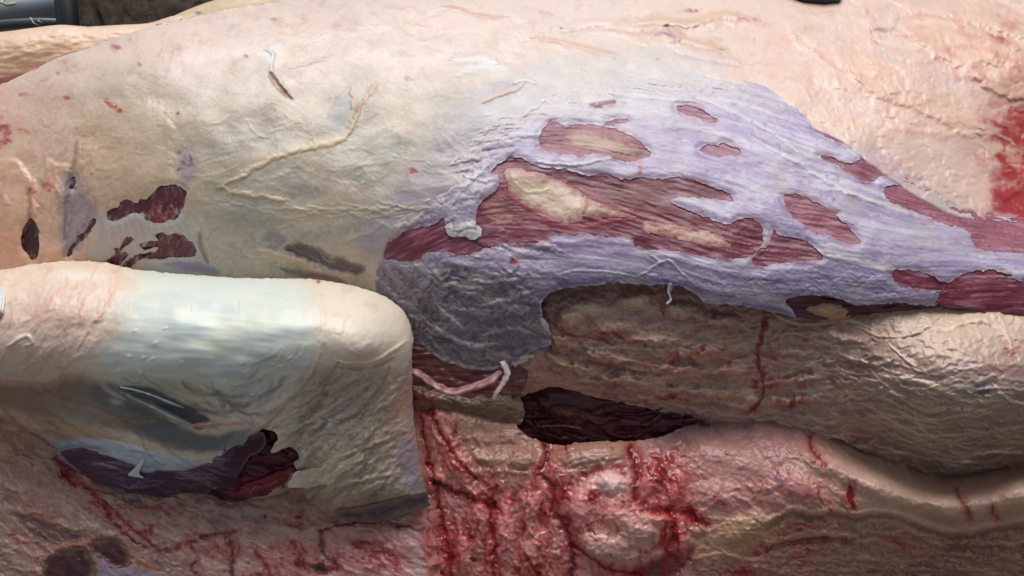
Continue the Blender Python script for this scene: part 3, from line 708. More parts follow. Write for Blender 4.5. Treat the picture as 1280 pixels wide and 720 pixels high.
    for pts, w, a in [([(640,105),(660,118),(690,128)],4,.8),([(560,262),(575,240),(590,225),(612,205)],5,.5),([(565,290),(590,282),(600,290),(585,298)],7,.8),([(520,262),(545,240),(560,215),(575,185)],6,.4),([(575,215),(600,226),(620,222)],4,.7),
         ([(580,130),(600,120),(640,112)],3,.6),([(800,345),(815,335),(835,325),(850,340),(862,350)],2.4,.8),([(820,338),(824,326),(812,320)],2,.7),([(700,342),(740,338),(800,346)],2.4,.6),([(560,320),(575,316),(600,322)],2,.6),([(1060,185),(1090,215),(1110,230)],4,.5),
         ([(930,165),(1000,205),(1060,240),(1120,260),(1200,285)],5,.6),([(860,115),(940,150),(1000,190)],5,.5),([(1000,310),(1080,330),(1150,345)],6,.4),([(700,110),(790,118),(880,128)],5,.5),([(660,200),(720,206),(760,198),(800,208)],3.5,.7),([(530,400),(560,420),(590,432),(625,428)],5,.7),
         ([(540,440),(560,452),(600,462),(630,458)],4,.7),([(600,382),(640,372),(668,362)],5,.6),([(545,380),(560,396),(580,410)],4,.7),([(580,350),(620,352),(660,346)],3,.5),([(600,420),(640,410),(672,420)],4,.6)]:
        P.stroke(pts, w, (226, 224, 216), a, 2.0 if y is not None else 0, .5, brk=.05)
        P.stroke([(q[0], q[1] + w * .9) for q in pts], w * .5, (126, 114, 132), .25, -1.4, .6)  # darker stroke beneath each pale one paints its shade
    P.specks(560, 660, 300, 430, 30, (84, 72, 96), (1, 3), .6, 12)
    P.specks(660, 1250, 100, 350, 50, (146, 112, 140), (.6, 1.6), .6, 13)
    for cx, cy, rx, ry, cv in [(642,326,6,6,.8),(677,334,4,4,.7),(800,210,6,12,.6),(1043,250,3,3,.8),(850,108,8,3,.6),(515,212,8,12,.6),(542,206,5,6,.6)]:
        P.blood(cx, cy, rx, ry, 0, .8, cv, 4, 19, 1.5, 90, (160, 60, 62), .35)
    # torn rims: pale line where the sheet was cut
    hd = np.full(x.shape, 99, np.float32)
    for hp in HOLES: hd = np.minimum(hd, np.abs(sd_in(x, y, hp, 12)))
    P.mix((214, 204, 208), sstep(2.4, .6, hd) * .3 * sstep(-.1, .6, P.n(30, 30, 0, 2, 181)))
    P.mix((156, 112, 126), sstep(10, 0, hd + 3 * P.w1) * sstep(-.4, .5, P.n(24, 14, 20, 3, 183)) * .7)
    P.h -= 1.9 * sstep(9, 0, hd)
    lowrim = sstep(4, 0.5, dd) * sstep(350, 356, y) * sstep(1000, 990, x)
    P.mix((196, 186, 200), lowrim * .5)
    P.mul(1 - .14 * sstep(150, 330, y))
    P.r[:] = .36 + .08 * f1
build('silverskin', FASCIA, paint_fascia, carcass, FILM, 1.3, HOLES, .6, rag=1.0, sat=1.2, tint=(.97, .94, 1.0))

def paint_mem(P):
    P.h = torso_h(P.x, P.y) + .9 + 1.2 * sstep(0, 10, P.d) + .7 * P.n(18, 5, -50, 2, 190, 6)
    P.fill((206, 202, 196)); P.mix((168, 158, 172), sstep(0, .8, P.n(16, 5, -50, 3, 192, 6)) * .6); P.mix((226, 226, 222), sstep(.2, .9, P.n(9, 3, -50, 2, 194)) * .6); P.r[:] = .35
for q in ([(556,283),(566,279),(578,282),(590,281),(602,287),(600,296),(590,299),(578,295),(568,297),(560,291)], [(572,240),(580,228),(590,220),(602,214),(606,219),(596,228),(586,238),(577,246)],
          [(676,396),(684,404),(688,418),(682,414),(676,408),(672,400)], [(640,452),(652,446),(664,442),(668,446),(654,453),(644,458)]):
    build('torn_membrane', q, paint_mem, carcass, FILM, 1.1, (), 1.5, rag=1.3)

def grow(p, m):
    p = np.array(p, float); q = spline(p, 1); n = len(q)
    t = np.roll(q, -1, 0) - np.roll(q, 1, 0); nn = np.stack([t[:, 1], -t[:, 0]], -1); nn /= np.linalg.norm(nn, axis=1)[:, None] + 1e-9
    ar = 0.5 * np.sum(q[:, 0] * np.roll(q[:, 1], -1) - np.roll(q[:, 0], -1) * q[:, 1])
    return q + nn * m * (1 if ar > 0 else -1)

MEATCOL = {'oval': (146, 88, 92), 'tail': (128, 70, 78), 'bean': (160, 104, 116), 'small': (160, 104, 116), 'sliver': (160, 104, 116), 'leaf': (150, 88, 98), 'upper': (150, 94, 104), 'shoulder': (152, 98, 108), 'band': (148, 88, 98), 'wedge': (124, 66, 76)}
def paint_meat(key):
    def f(P):
        x, y = P.x, P.y
        fl = FLOW(x, y)
        if key == 'tail': fl = (y + .45 * x) / 3
        if key == 'edge' or key == 'slit': fl = y / 3
        P.h = torso_h(x, y) - .9 - 1.3 * sstep(0, 14, P.d)
        u = x / 46 + .25 * P.w1
        s1 = fbm(u, (fl + .5 * P.w2) / 1.5, 3, 201); s2 = fbm(u * 2, fl / .55, 2, 211)
        P.fill(MEATCOL.get(key, (118, 54, 64)))
        P.mix((98, 38, 48), sstep(-.1, .6, s1) * .7)
        P.mix((184, 122, 124), sstep(.05, .7, -s1 + .5 * s2) * .55)
        P.mix((86, 32, 42), sstep(.3, .8, P.n(40, 18, 20, 2, 220)) * .35)
        P.mix((206, 170, 172), sstep(.45, .9, s2 - .3 * s1) * .45)
        P.h += .8 * s1 + .35 * s2
        P.mix((180, 150, 168), sstep(22, 5, P.d) * sstep(-.1, .7, fbm(x / 30, fl / 2.2, 3, 225) + .25 * P.w1) * .6)
        if key == 'oval':
            P.area(C5([(400,100),(440,95),(510,110),(570,135),(615,160),(560,160),(500,150),(440,140),(400,125)]), (196, 172, 146), .8, 1.5, 9, .8)
            P.area(C5([(590,150),(625,155),(620,168),(600,170)]), (76, 26, 34), .7, -1, 4, .6)
        if key == 'main':
            P.area(C5([(110,340),(150,330),(205,360),(185,385),(130,378)]), (172, 128, 110), .7, 1, 10, .8)
            P.area(C5([(300,215),(480,235),(640,245),(800,262),(890,300),(730,300),(720,330),(800,365),(1000,400),(1000,440),(880,410),(700,370),(560,310),(420,262)]), (104, 42, 50), .45, 0, 10, .6)
            P.area(C5([(180,215),(165,262),(130,300),(130,345),(185,370),(240,372),(290,400),(240,440),(130,430),(95,380),(100,330)]), (120, 58, 66), .4, 0, 10, .6)
            P.stroke(C5([(190,240),(185,280),(240,320),(330,372),(430,392),(540,370),(610,368)]), 4, (176, 96, 100), .7, .8, .6)
            P.stroke(C5([(330,235),(450,285),(560,335),(680,372),(800,400)]), 3, (178, 110, 106), .6, .5, .6)
        P.r[:] = .42
    return f
PATCH = {
 'main': [('cream fat showing through the split muscle, larger piece', C5([(178,214),(215,205),(260,212),(310,225),(370,250),(420,280),(455,305),(520,332),(600,358),(596,364),(540,362),(470,370),(420,378),(380,382),(335,372),(290,350),(240,320),(195,290),(188,250)])),
          ('cream fat showing through the split muscle, narrow piece', C5([(628,378),(660,376),(740,390),(830,405),(880,425),(908,450),(890,460),(830,455),(760,440),(700,425),(640,412),(624,398)])),
          ('', C5([(118,352),(135,342),(165,347),(190,362),(178,372),(140,370)]))],
}
def paint_patch(P):
    x, y = P.x, P.y
    P.h = torso_h(x, y) - 1.95 + .9 * sstep(0, 14, P.d) + .5 * P.n(26, 14, 20, 2, 231, 6) + .25 * P.n(9, 5, 20, 2, 235, 4)
    P.fill((198, 176, 156))
    P.mix((176, 138, 120), sstep(-.1, .6, P.n(20, 12, 25, 3, 237)) * .6)
    P.mix((214, 192, 164), sstep(.1, .9, P.n(16, 9, 25, 3, 239, 5)) * .5)
    P.mix((158, 96, 92), sstep(14, 0, P.d + 4 * P.w1 + 3 * P.f1) * .9)
    P.blob(590, 195, 16, 10, 40, (224, 200, 128), .4, 1.5)
    P.stroke([(733,248),(731,258),(728,270)], 3, (166, 58, 50), .8, .8, .5); P.blob(734, 251, 3, 5, 10, (140, 20, 24), .9)
    P.blob(825, 289, 3, 2.4, 0, (140, 40, 44), .9, rag=.3); P.blob(845, 297, 4, 2, 10, (120, 24, 30), .9, rag=.3)
    P.stroke([(640,225),(660,240),(690,235)], 3, (230, 208, 150), .6, 1.2, .5)
    P.r[:] = .36
for key, pts in OPEN:
    m = build('muscle', grow(pts, 5 if key not in ('edge',) else 3), paint_meat(key), carcass, MEAT, 1.3, (), 9, rag=.2, sat=1.2, tint=(.84, .78, .88))
    for lab, pp in PATCH.get(key, []):
        o = build('fat_patch', pp, paint_patch, m, FAT, 1.3, (), 3, rag=.7)
        if lab: o['label'] = lab

def paint_left(key):
    def f(P):
        x, y = P.x, P.y
        P.h = torso_h(x, y) - 4.0 + 1.5 * P.n(12, 12, 0, 2, 240)
        st = P.n(26, 5, 100 if key == 'row' else 115 if key in ('slot', 'oval', 'chip') else 140, 3, 243, 4)
        P.fill({'pink': (160, 76, 80), 'oval': (66, 40, 46), 'slot': (76, 46, 58), 'chip': (72, 52, 78)}.get(key, (100, 52, 60)))
        P.mix((66, 30, 40), sstep(-.1, .6, st) * .65)
        P.mix((168, 124, 126), sstep(.15, .8, -st) * .5)
        P.mix((200, 186, 190), sstep(.5, .95, P.n(20, 3, 105, 2, 247, 3)) * .5)
        P.h += 1.2 * st
        P.mix((190, 176, 182), sstep(13, 6, P.d) * sstep(-.1, .6, P.n(12, 6, 100, 3, 249)) * .7)
        P.r[:] = .36
    return f
for key, pts in LEFT:
    build('muscle', grow(pts, 7), paint_left(key), carcass, MEAT, 1.2, (), 12, rag=.2)

# --- pleated flank roll under the silverskin
ROLL = Surf([(620, 330, -45), (620, 430, -42), (620, 520, -95), (700, 360, -44), (700, 400, -36), (700, 440, -44), (700, 480, -66), (700, 530, -125), (850, 340, -46), (850, 385, -30), (850, 440, -34), (850, 490, -66), (850, 530, -100), (850, 570, -130),
   (1000, 360, -40), (1000, 400, -34), (1000, 440, -36), (1000, 480, -48), (1000, 520, -66), (1000, 560, -82), (1000, 590, -110), (1120, 360, -35), (1120, 400, 6), (1120, 455, 36), (1120, 500, 28), (1120, 545, -22), (1120, 590, -90), (1120, 640, -170),
   (1270, 350, -40), (1200, 384, -14), (1200, 410, 24), (1200, 440, 56), (1200, 488, 72), (1200, 540, 22), (1200, 585, -60), (1270, 384, -14), (1270, 410, 20), (1270, 440, 50), (1270, 495, 66), (1270, 540, 14), (1270, 580, -64), (1270, 630, -160), (1430, 360, -60), (1430, 480, 10), (1430, 600, -60)])
def paint_roll(P):
    x, y = P.x, P.y
    P.h = ROLL(x, y)
    an = sstep(800, 1150, x)
    low = sstep(395, 470, y - .03 * (x - 640))
    yy = y - 26 * np.sin((x - 640) / 640 * 2.6) * 1.0
    wv = x + 30 * P.w1 * .5
    r1 = ridged(wv / 80, (yy + 5 * P.w2) / 17, 3, 301); r2 = ridged(wv / 34, (yy + 3 * P.w1) / 8, 3, 311); lob = P.n(22, 15, 0, 3, 321, 10)
    bul = sstep(1000, 1120, x) * sstep(520, 430, y)
    P.h += (5.0 * r1 + 2.6 * r2) * (0.2 + .8 * low) * (1 - .55 * bul) + 3.4 * lob * (1 - low) + .4 * P.n(9, 4, -8, 2, 325, 4)
    P.fill((150, 116, 108))
    P.mix((196, 176, 152), sstep(.2, .9, r1 + .2 * r2) * .55)
    P.mix((128, 96, 84), sstep(.0, .7, -r2 + .3 * lob) * .45)
    P.mix((150, 104, 96), sstep(0, .7, P.n(40, 20, -5, 3, 329)) * .5)
    P.mix((204, 188, 160), sstep(1040, 1180, x) * sstep(470, 400, y) * .8)
    P.mix((158, 152, 138), sstep(1050, 1150, x) * sstep(430, 500, y) * .55)
    P.mix((122, 104, 92), sstep(900, 1000, x) * sstep(480, 560, y) * .5)
    for cx, cy, rx, ry, an_, dh_ in [(735,385,60,22,4,7),(795,376,30,15,-8,7),(712,398,24,16,10,7),(850,388,40,16,5,6),(770,408,44,13,4,6),(900,402,44,14,8,6),(700,425,34,12,18,5),(820,424,50,11,2,6),(880,440,50,10,-6,6),(760,446,44,9,8,5),(840,462,60,9,0,6),(920,462,40,10,-8,6),(780,476,50,8,6,5),(880,490,56,9,-4,6),(990,440,44,11,4,6),(1000,474,40,9,-6,6),(990,500,50,9,-4,6),(940,500,24,12,10,5),(1050,420,40,12,14,4)]:
        P.blob(cx, cy, rx, ry, an_, (196, 168, 146), .5, dh_ * 4.2, .95, .9)
    P.blob(795, 375, 26, 13, -8, (206, 188, 160), .5, 4, .8, .3)
    P.blob(715, 398, 22, 14, 10, (190, 170, 140), .5, 4, .7, .3)
    for k in range(4): P.stroke([(770 + 5 * k, 380 - 3 * k), (792, 388 - 5 * k), (815 - 4 * k, 378 - 3 * k)], 1.6, (214, 200, 176), .6, .8, .2)
    P.blob(660, 468, 26, 14, 0, (190, 152, 124), .6, 4, .8, .6); P.blob(680, 470, 9, 7, 0, (204, 150, 128), .7, 2)
    P.blob(650, 478, 14, 9, 0, (206, 174, 132), .6, 2)
    for pts, w in [([(800,432),(815,440),(822,446),(832,438),(838,430)],4),([(740,434),(790,436),(860,436),(900,418)],3),([(760,455),(790,460),(808,462)],4),([(820,487),(850,487),(865,482)],3),([(880,470),(905,462),(925,460)],3),([(905,505),(930,510),(940,515)],5),([(1135,405),(1180,410),(1220,400),(1240,405)],5),
         ([(1065,405),(1100,420),(1140,418),(1165,406)],3),([(1080,465),(1110,472),(1150,478),(1180,490),(1210,502),(1240,502),(1260,498)],4.5),([(1090,465),(1105,480),(1130,500),(1165,515),(1200,505)],3.5),([(1120,512),(1150,525),(1200,520),(1270,500)],3),([(1110,430),(1130,448),(1145,458)],2.6),
         ([(1180,445),(1176,460),(1188,452)],2.5),([(1250,395),(1262,430),(1275,450)],5),([(1240,480),(1262,500),(1285,505)],4),([(1090,510),(1120,530),(1160,545),(1230,540)],3),([(1080,490),(1120,505),(1180,535)],2.6),([(965,390),(1000,405),(1060,400),(1090,412)],4),([(980,468),(1005,460),(1030,455)],4),([(985,490),(1020,488),(1045,482)],4),([(970,506),(1000,500)],4),([(1060,490),(1048,502),(1075,492)],3),
         ([(1150,560),(1200,572),(1260,560)],3),([(1090,555),(1150,572),(1220,580)],3)]:
        P.stroke(pts, w, (216, 200, 170), .7, 2.6, .4); P.stroke([(a, b + w) for a, b in pts], w * .7, (140, 104, 92), .25, -2.4, .5)  # second stroke: brownish tint under each pleat, painted in for shade
    for j in range(46):
        R = random.Random(j); x0 = R.uniform(960, 1270); y0 = R.uniform(425, 585); L_ = R.uniform(25, 70)
        P.stroke([(x0, y0), (x0 + L_ * .5, y0 + 9), (x0 + L_, y0 + R.uniform(2, 12))], R.uniform(1.2, 2.4), (206, 192, 166), .5, 1.5, .6)
    ra = lambda cx, cy: float(np.interp(cx, [640, 760, 950, 1060, 1160, 1280], [14, 4, -8, 14, 12, -6]))
    P.strands([(690,400),(860,400),(960,400),(960,510),(860,505),(700,470)], 230, ra, (14, 60), (1.6, 5), [(200,178,150),(184,152,130),(150,104,92),(206,188,160),(168,130,112)], (.2, .6), (1, 5.5), 401, 9, .16)
    P.strands([(690,400),(960,400),(960,510),(700,480)], 46, ra, (30, 90), (4, 9), [(190,164,138),(176,148,124)], (.3, .6), (3, 9), 405, 8, .14)
    P.strands([(960,400),(1060,420),(1180,470),(1280,500),(1280,580),(1160,585),(1040,540),(960,520)], 260, ra, (20, 90), (1.3, 4), [(200,186,160),(176,160,138),(150,134,116),(216,204,180)], (.2, .6), (1, 5), 402, 10, .14)
    P.strands([(680,365),(860,365),(1000,400),(980,420),(760,420),(690,410)], 60, 6, (10, 34), (3, 9), [(190,164,138),(178,150,128),(200,178,152)], (.2, .5), (.8, 3), 403, 30, .2)
    P.strands([(630,430),(690,440),(690,490),(640,490)], 26, 20, (10, 24), (3, 8), [(198,160,130),(206,172,136)], (.3, .6), (1, 3), 404, 40, .2)
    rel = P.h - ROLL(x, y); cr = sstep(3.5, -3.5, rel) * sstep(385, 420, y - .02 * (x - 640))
    P.mix((112, 66, 64), cr * (.75 - .45 * an)); P.mix((96, 40, 40), cr * sstep(.1, .6, P.n(50, 24, 0, 3, 336)) * (.7 - .6 * an))  # reddish crease tissue; the darkening by depth also paints crease shade
    P.mix((214, 192, 166), sstep(9, 17, rel) * .5)
    P.blob(1228, 488, 20, 10, 5, (92, 88, 104), .75, -2, .7, .5)
    P.blob(1180, 430, 44, 30, 10, (204, 178, 154), .5, 3, .9, .4)
    P.stroke([(958,398),(952,420),(948,450),(955,480),(950,500),(938,514)], 5, (120, 10, 18), .95, -1.5, .8, .2, taper=False); P.blob(956, 406, 7, 12, 0, (120, 12, 20), .8, rag=.6)
    P.stroke([(684,398),(700,412),(715,420),(750,424),(768,432)], 6, (132, 44, 44), .75, -1.5, .7); P.stroke([(680,360),(678,385),(684,420),(690,436)], 7, (100, 38, 52), .8, -1, .5)
    P.stroke([(690,436),(720,450),(760,455),(800,465)], 4, (130, 40, 42), .5, -1, .7)
    for cx, cy, rx, ry, an_, cv in [(960,470,30,70,0,.42),(820,455,50,16,0,.45),(870,440,50,12,-8,.4),(990,500,30,40,0,.35),(1040,470,8,14,0,.6),(1135,468,5,5,0,.7),(840,500,50,10,0,.4),(780,364,8,10,0,.6),(830,390,8,16,0,.6),(1262,440,20,18,0,.45),(760,420,60,12,8,.45),(890,400,10,20,20,.5),(900,450,60,30,0,.25)]:
        P.blood(cx, cy, rx, ry, an_, .85, cv, 5, 61, 2.2, 0 if rx > ry else 90, (128, 20, 24), .25)
    P.r[:] = .44 - .12 * low
RO = [(628,400),(660,350),(740,335),(900,340),(1000,345),(1200,350),(1440,340),(1440,590),(1320,582),(1280,588),(1230,597),(1180,598),(1130,588),(1085,568),(1045,548),(1010,560),(950,560),(900,545),(872,536),(850,526),(815,512),(780,504),(745,497),(715,488),(690,484),(668,489),(648,496),(634,480),(624,450)]
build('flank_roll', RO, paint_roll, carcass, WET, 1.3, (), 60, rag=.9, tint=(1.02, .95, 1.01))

# lower dark muscle tucked under the sheet's edge, with its fat pad
def paint_strip(P):
    P.h = torso_h(P.x, P.y) - 10 + 2 * P.n(30, 6, 0, 2, 331)
    st = P.n(40, 4, -3, 3, 333, 3)
    P.fill((88, 40, 54)); P.mix((52, 20, 34), sstep(-.1, .6, st) * .7); P.mix((128, 72, 84), sstep(.2, .8, -st) * .4)
    P.mix((122, 58, 92), sstep(1000, 985, P.x) * .5); P.r[:] = .35
build('muscle', [(966,372),(1000,362),(1040,364),(1062,372),(1110,370),(1170,368),(1190,372),(1440,372),(1440,390),(1290,392),(1240,386),(1190,383),(1165,385),(1110,390),(1065,394),(1030,400),(1005,398),(985,392)], paint_strip, carcass, MEAT, 1.3, (), 8, rag=.5)
def paint_pad(P):
    P.h = torso_h(P.x, P.y) - 12 + 8 * sstep(0, 14, P.d) + 1.5 * P.n(14, 7, 0, 3, 335)
    P.fill((182, 152, 122)); P.mix((150, 110, 96), sstep(0, .7, P.n(16, 7, 0, 3, 337)) * .6); P.mix((120, 60, 62), sstep(5, 0, P.d) * .5)
build('fat_patch', [(1006,386),(1016,378),(1036,375),(1054,379),(1064,388),(1062,398),(1040,402),(1018,398)], paint_pad, carcass, FAT, 1.3, (), 5, rag=.6)
# --- breast and belly below: bloody fat, the lower fold
CHEST = Surf([(480, 470, -70), (480, 560, -50), (480, 640, -20), (480, 720, -10), (480, 800, -40), (560, 500, -58), (560, 560, -26), (560, 640, -20), (560, 720, -14), (660, 530, -62), (660, 580, -20), (660, 650, -12), (660, 720, -8), (760, 540, -60), (760, 580, -14), (760, 640, 2), (760, 720, -2), (760, 820, -60), (760, 1000, -220),
   (880, 520, -98), (880, 560, -40), (880, 590, -24), (880, 630, -14), (880, 720, -24), (1000, 525, -80), (1000, 560, -44), (1000, 590, -14), (1000, 640, -8), (1000, 660, -24), (1000, 720, -50), (1000, 820, -110), (1000, 1000, -220), (1100, 566, -85), (1100, 600, -14), (1100, 635, 6), (1100, 665, -24), (1100, 720, -66), (1180, 592, -100), (1180, 620, -6), (1180, 645, 2), (1180, 680, -46), (1180, 720, -90),
   (1270, 578, -100), (1270, 604, 0), (1270, 635, 6), (1270, 670, -46), (1270, 720, -90), (1270, 820, -130), (1270, 1000, -230), (1440, 560, -80), (1440, 620, 0), (1440, 720, -40), (1440, 1000, -150), (300, 640, -40), (300, 720, -10), (300, 820, 10), (300, 1000, -120), (480, 1000, -120)])
def paint_chest(P):
    x, y = P.x, P.y
    P.h = CHEST(x, y)
    fold = sstep(10, -14, np.abs(y - np.interp(x, [980, 1040, 1100, 1180, 1240, 1320], [560, 580, 606, 630, 626, 606])) - 16) * sstep(985, 1040, x)
    P.h += fold * 20
    P.fill((178, 138, 130))
    P.mix((176, 126, 118), sstep(-.2, .6, P.n(60, 40, 20, 3, 401)) * .6)
    P.mix((158, 138, 112), sstep(0, .7, P.n(40, 18, -15, 3, 405, 10)) * .55)
    P.mix((206, 186, 156), sstep(.2, .8, P.n(26, 10, -20, 3, 409, 10, kind=ridged)) * .5)
    P.mix((200, 150, 140), sstep(540, 600, x) * sstep(960, 880, x) * sstep(540, 600, y) * .5)
    P.mix((182, 166, 138), sstep(960, 1080, x) * .55)
    P.mix((222, 204, 172), fold * .9)
    P.mix((188, 154, 150), fold * sstep(1120, 1040, x) * .6)
    P.mix((170, 140, 168), sstep(.2, .8, P.n(24, 12, 0, 2, 413)) * .4 * sstep(990, 1100, x) * fold)
    dark = sstep(1040, 1130, x + 1.3 * (y - 690)) * sstep(0, 18, y - np.interp(x, [960, 1040, 1100, 1180, 1320], [650, 645, 652, 668, 652]))
    lr = sstep(-12, 8, y - np.interp(x, [820, 900, 960, 1050, 1110, 1180, 1320], [760, 690, 645, 642, 655, 668, 652])) * sstep(800, 900, x)
    P.mix((140, 112, 98), lr * .8); P.mix((106, 90, 80), dark * .6)
    rr = P.n(46, 9, 6, 3, 417, 12, kind=ridged); lo = P.n(18, 11, -10, 3, 421, 8); fi = P.n(6, 3.5, -20, 3, 425, 4)
    P.h += 2.0 * lo + .25 * fi + rr * (.6 + 2.6 * lr) + .8 * P.n(34, 14, -25, 2, 427, 10)
    P.mix((196, 176, 148), lr * sstep(.35, .8, rr) * .6)
    vert = sstep(520, 560, x) * sstep(780, 700, x) * sstep(585, 640, y)
    vr = P.n(60, 9, 84, 3, 431, 10, kind=ridged); P.h += vert * 2.6 * vr
    P.mix((206, 168, 152), vert * sstep(.2, .8, vr) * .5)
    P.mix((194, 116, 112), sstep(525, 560, x) * sstep(880, 850, x) * sstep(560, 610, y) * sstep(-.4, .5, P.n(50, 36, 70, 3, 433)) * .6)
    P.strands([(520,510),(700,560),(700,720),(560,720)], 170, 80, (16, 60), (2, 6), [(210,168,152),(196,136,126),(176,96,92),(206,178,156)], (.2, .55), (1.2, 5), 501, 16, .1)
    P.strands([(700,560),(900,560),(900,720),(700,720)], 130, 30, (12, 44), (2, 7), [(210,172,156),(200,146,136),(190,160,136)], (.2, .5), (1, 4.5), 502, 50, .2)
    P.strands([(880,540),(1040,540),(1080,640),(900,690),(860,640)], 120, 25, (14, 50), (1.8, 6), [(200,172,146),(190,146,132),(176,136,124)], (.2, .5), (.8, 4), 503, 35, .15)
    P.strands([(950,655),(1100,655),(1280,675),(1280,720),(900,720)], 200, 4, (20, 80), (1.6, 5), [(176,150,128),(150,118,102),(196,172,146),(160,96,92)], (.2, .55), (1.2, 5.5), 504, 9, .1)
    P.strands([(1020,560),(1100,600),(1280,600),(1280,640),(1120,640),(1020,610)], 70, 20, (12, 40), (1.2, 3.4), [(226,204,176),(206,172,160),(196,164,144)], (.2, .5), (.2, 1), 505, 35, .1)
    # lobules left of the split
    P.area([(522,520),(545,515),(575,560),(600,590),(612,620),(570,610),(545,570)], (206, 160, 136), .6, 5, 14, .6)
    P.area([(560,520),(640,520),(680,545),(670,600),(620,612),(585,575)], (164, 136, 112), .7, 5, 16, .6)
    for k in range(5): P.stroke([(575, 535 + 14 * k), (615, 528 + 15 * k), (660, 545 + 12 * k)], 5, (190, 160, 130), .5, 2.6, .7)
    P.area([(700,560),(720,550),(760,545),(790,550),(800,572),(790,585),(740,590),(700,605),(688,590)], (156, 128, 110), .7, 7, 12, .5)
    for k in range(6): P.stroke([(696, 598 - 8 * k), (735, 582 - 6.5 * k), (792, 576 - 5 * k)], 3, (186, 160, 134), .55, 2.2, .5)
    P.area([(735,600),(765,588),(795,592),(792,622),(760,620),(735,612)], (226, 196, 180), .8, 4, 8, .5)
    P.blob(757, 603, 14, 8, 10, (232, 210, 196), .7, 2)
    P.area([(712,620),(760,615),(800,625),(850,640),(856,665),(840,695),(800,712),(760,708),(728,690),(712,655)], (196, 152, 140), .7, 8, 20, .5)
    P.area([(720,660),(790,655),(830,675),(800,705),(745,698)], (186, 164, 142), .6, 2, 16, .6)
    P.stroke([(760,608),(785,622),(800,632)], 1.6, (232, 214, 200), .8, 1.2, .2)
    P.stroke([(720,690),(740,702),(770,712),(800,710)], 3, (206, 170, 140), .6, 2, .4)
    P.area([(860,650),(910,640),(960,646),(990,650),(940,690),(900,700),(862,700)], (180, 160, 124), .55, 3, 14, .6)
    P.stroke([(845,720),(870,700),(900,692),(935,700),(955,695),(985,672),(1010,668)], 4, (198, 176, 148), .6, 3, .5)
    P.area([(790,715),(820,700),(866,684),(862,700),(840,722),(800,726)], (84, 34, 48), .85, -5, 8, .4, .2)
    # ragged dark-edged seam under the fold
    for pts in [[(960,655),(985,640),(1000,640),(1015,645),(1040,640),(1070,646),(1095,642),(1125,646),(1160,660),(1200,668),(1240,660),(1300,652)], [(960,682),(1000,672),(1040,670),(1064,674)]]:
        P.stroke([(a, b - 4) for a, b in pts], 5, (210, 184, 156), .6, 4, .6, taper=False); P.stroke([(a, b + 5) for a, b in pts], 6, (96, 56, 54), .5, -9, .6, taper=False)  # lower stroke darkens the seam's underside, shade put into the colour
    P.stroke([(960,684),(1000,674),(1040,672),(1064,676)], 3, (120, 20, 26), .8, -1, .5)
    for j in range(40):
        R = random.Random(j + 500); x0 = R.uniform(930, 1270); y0 = R.uniform(665, 718)
        P.stroke([(x0, y0), (x0 + 24, y0 + R.uniform(0, 8)), (x0 + R.uniform(36, 70), y0 + R.uniform(-6, 10))], R.uniform(1.6, 3.4), (190, 164, 138), .5, 2.2, .7)
    for j in range(30):                                  # frayed fibres where the fold meets the roll
        R = random.Random(j + 900); x0 = R.uniform(1015, 1130); y0 = 545 + (x0 - 1015) * .33 + R.uniform(-4, 10)
        P.stroke([(x0, y0), (x0 + R.uniform(4, 14), y0 + 10), (x0 + R.uniform(8, 22), y0 + R.uniform(18, 34))], R.uniform(1, 2), (214, 190, 164), .5, 1.4, .4)
    h0 = P.h.copy()
    for cx, cy, rx, ry, an_, dh_, cl in [(556,540,16,30,-25,6,(206,160,140)),(575,580,14,26,-30,6,(204,156,136)),(545,600,16,14,0,5,(190,130,118)),(600,545,24,14,10,6,(172,144,120)),(640,540,26,14,5,6,(172,144,120)),(610,572,22,12,20,5,(166,136,114)),(650,572,24,14,0,6,(160,134,112)),(600,650,12,44,4,6,(206,150,140)),(632,660,14,46,0,7,(208,146,138)),(662,640,14,34,4,7,(196,150,140)),(664,690,18,34,8,6,(190,150,130)),(580,690,12,36,-4,5,(190,130,120)),(744,566,46,16,-6,8,(164,138,118)),(765,604,28,14,10,8,(226,196,182)),(730,634,18,34,8,6,(200,140,132)),(766,640,24,24,0,6,(206,156,140)),(800,660,34,26,20,7,(190,160,142)),(760,684,38,22,10,7,(182,158,138)),(816,598,16,26,20,6,(190,100,96)),(846,612,12,26,20,5,(186,96,92)),(826,650,20,9,8,5,(190,140,126)),(852,680,9,26,-8,5,(190,120,112)),(920,570,50,22,20,4,(182,146,132)),(980,560,40,24,20,4,(180,140,130)),(930,660,40,18,-20,5,(182,158,122)),(900,620,30,20,20,4,(184,150,134)),(1000,610,36,20,30,4,(170,132,124))]:
        P.blob(cx, cy, rx * 1.2, ry * 1.2, an_, tuple(min(235, c + 14) for c in cl), .75, dh_ * 2.1, .85, .8)
    cz = sstep(4.0, .5, P.h - h0) * sstep(520, 545, x) * sstep(890, 850, x) * sstep(545, 590, y)
    nz_ = P.n(26, 12, 80, 3, 445, 6)
    P.mix((150, 48, 50), cz * sstep(-.4, .5, nz_) * .6); P.mix((104, 8, 18), cz * sstep(.2, .7, nz_) * .6)
    P.r[:] = .34 - .18 * cz
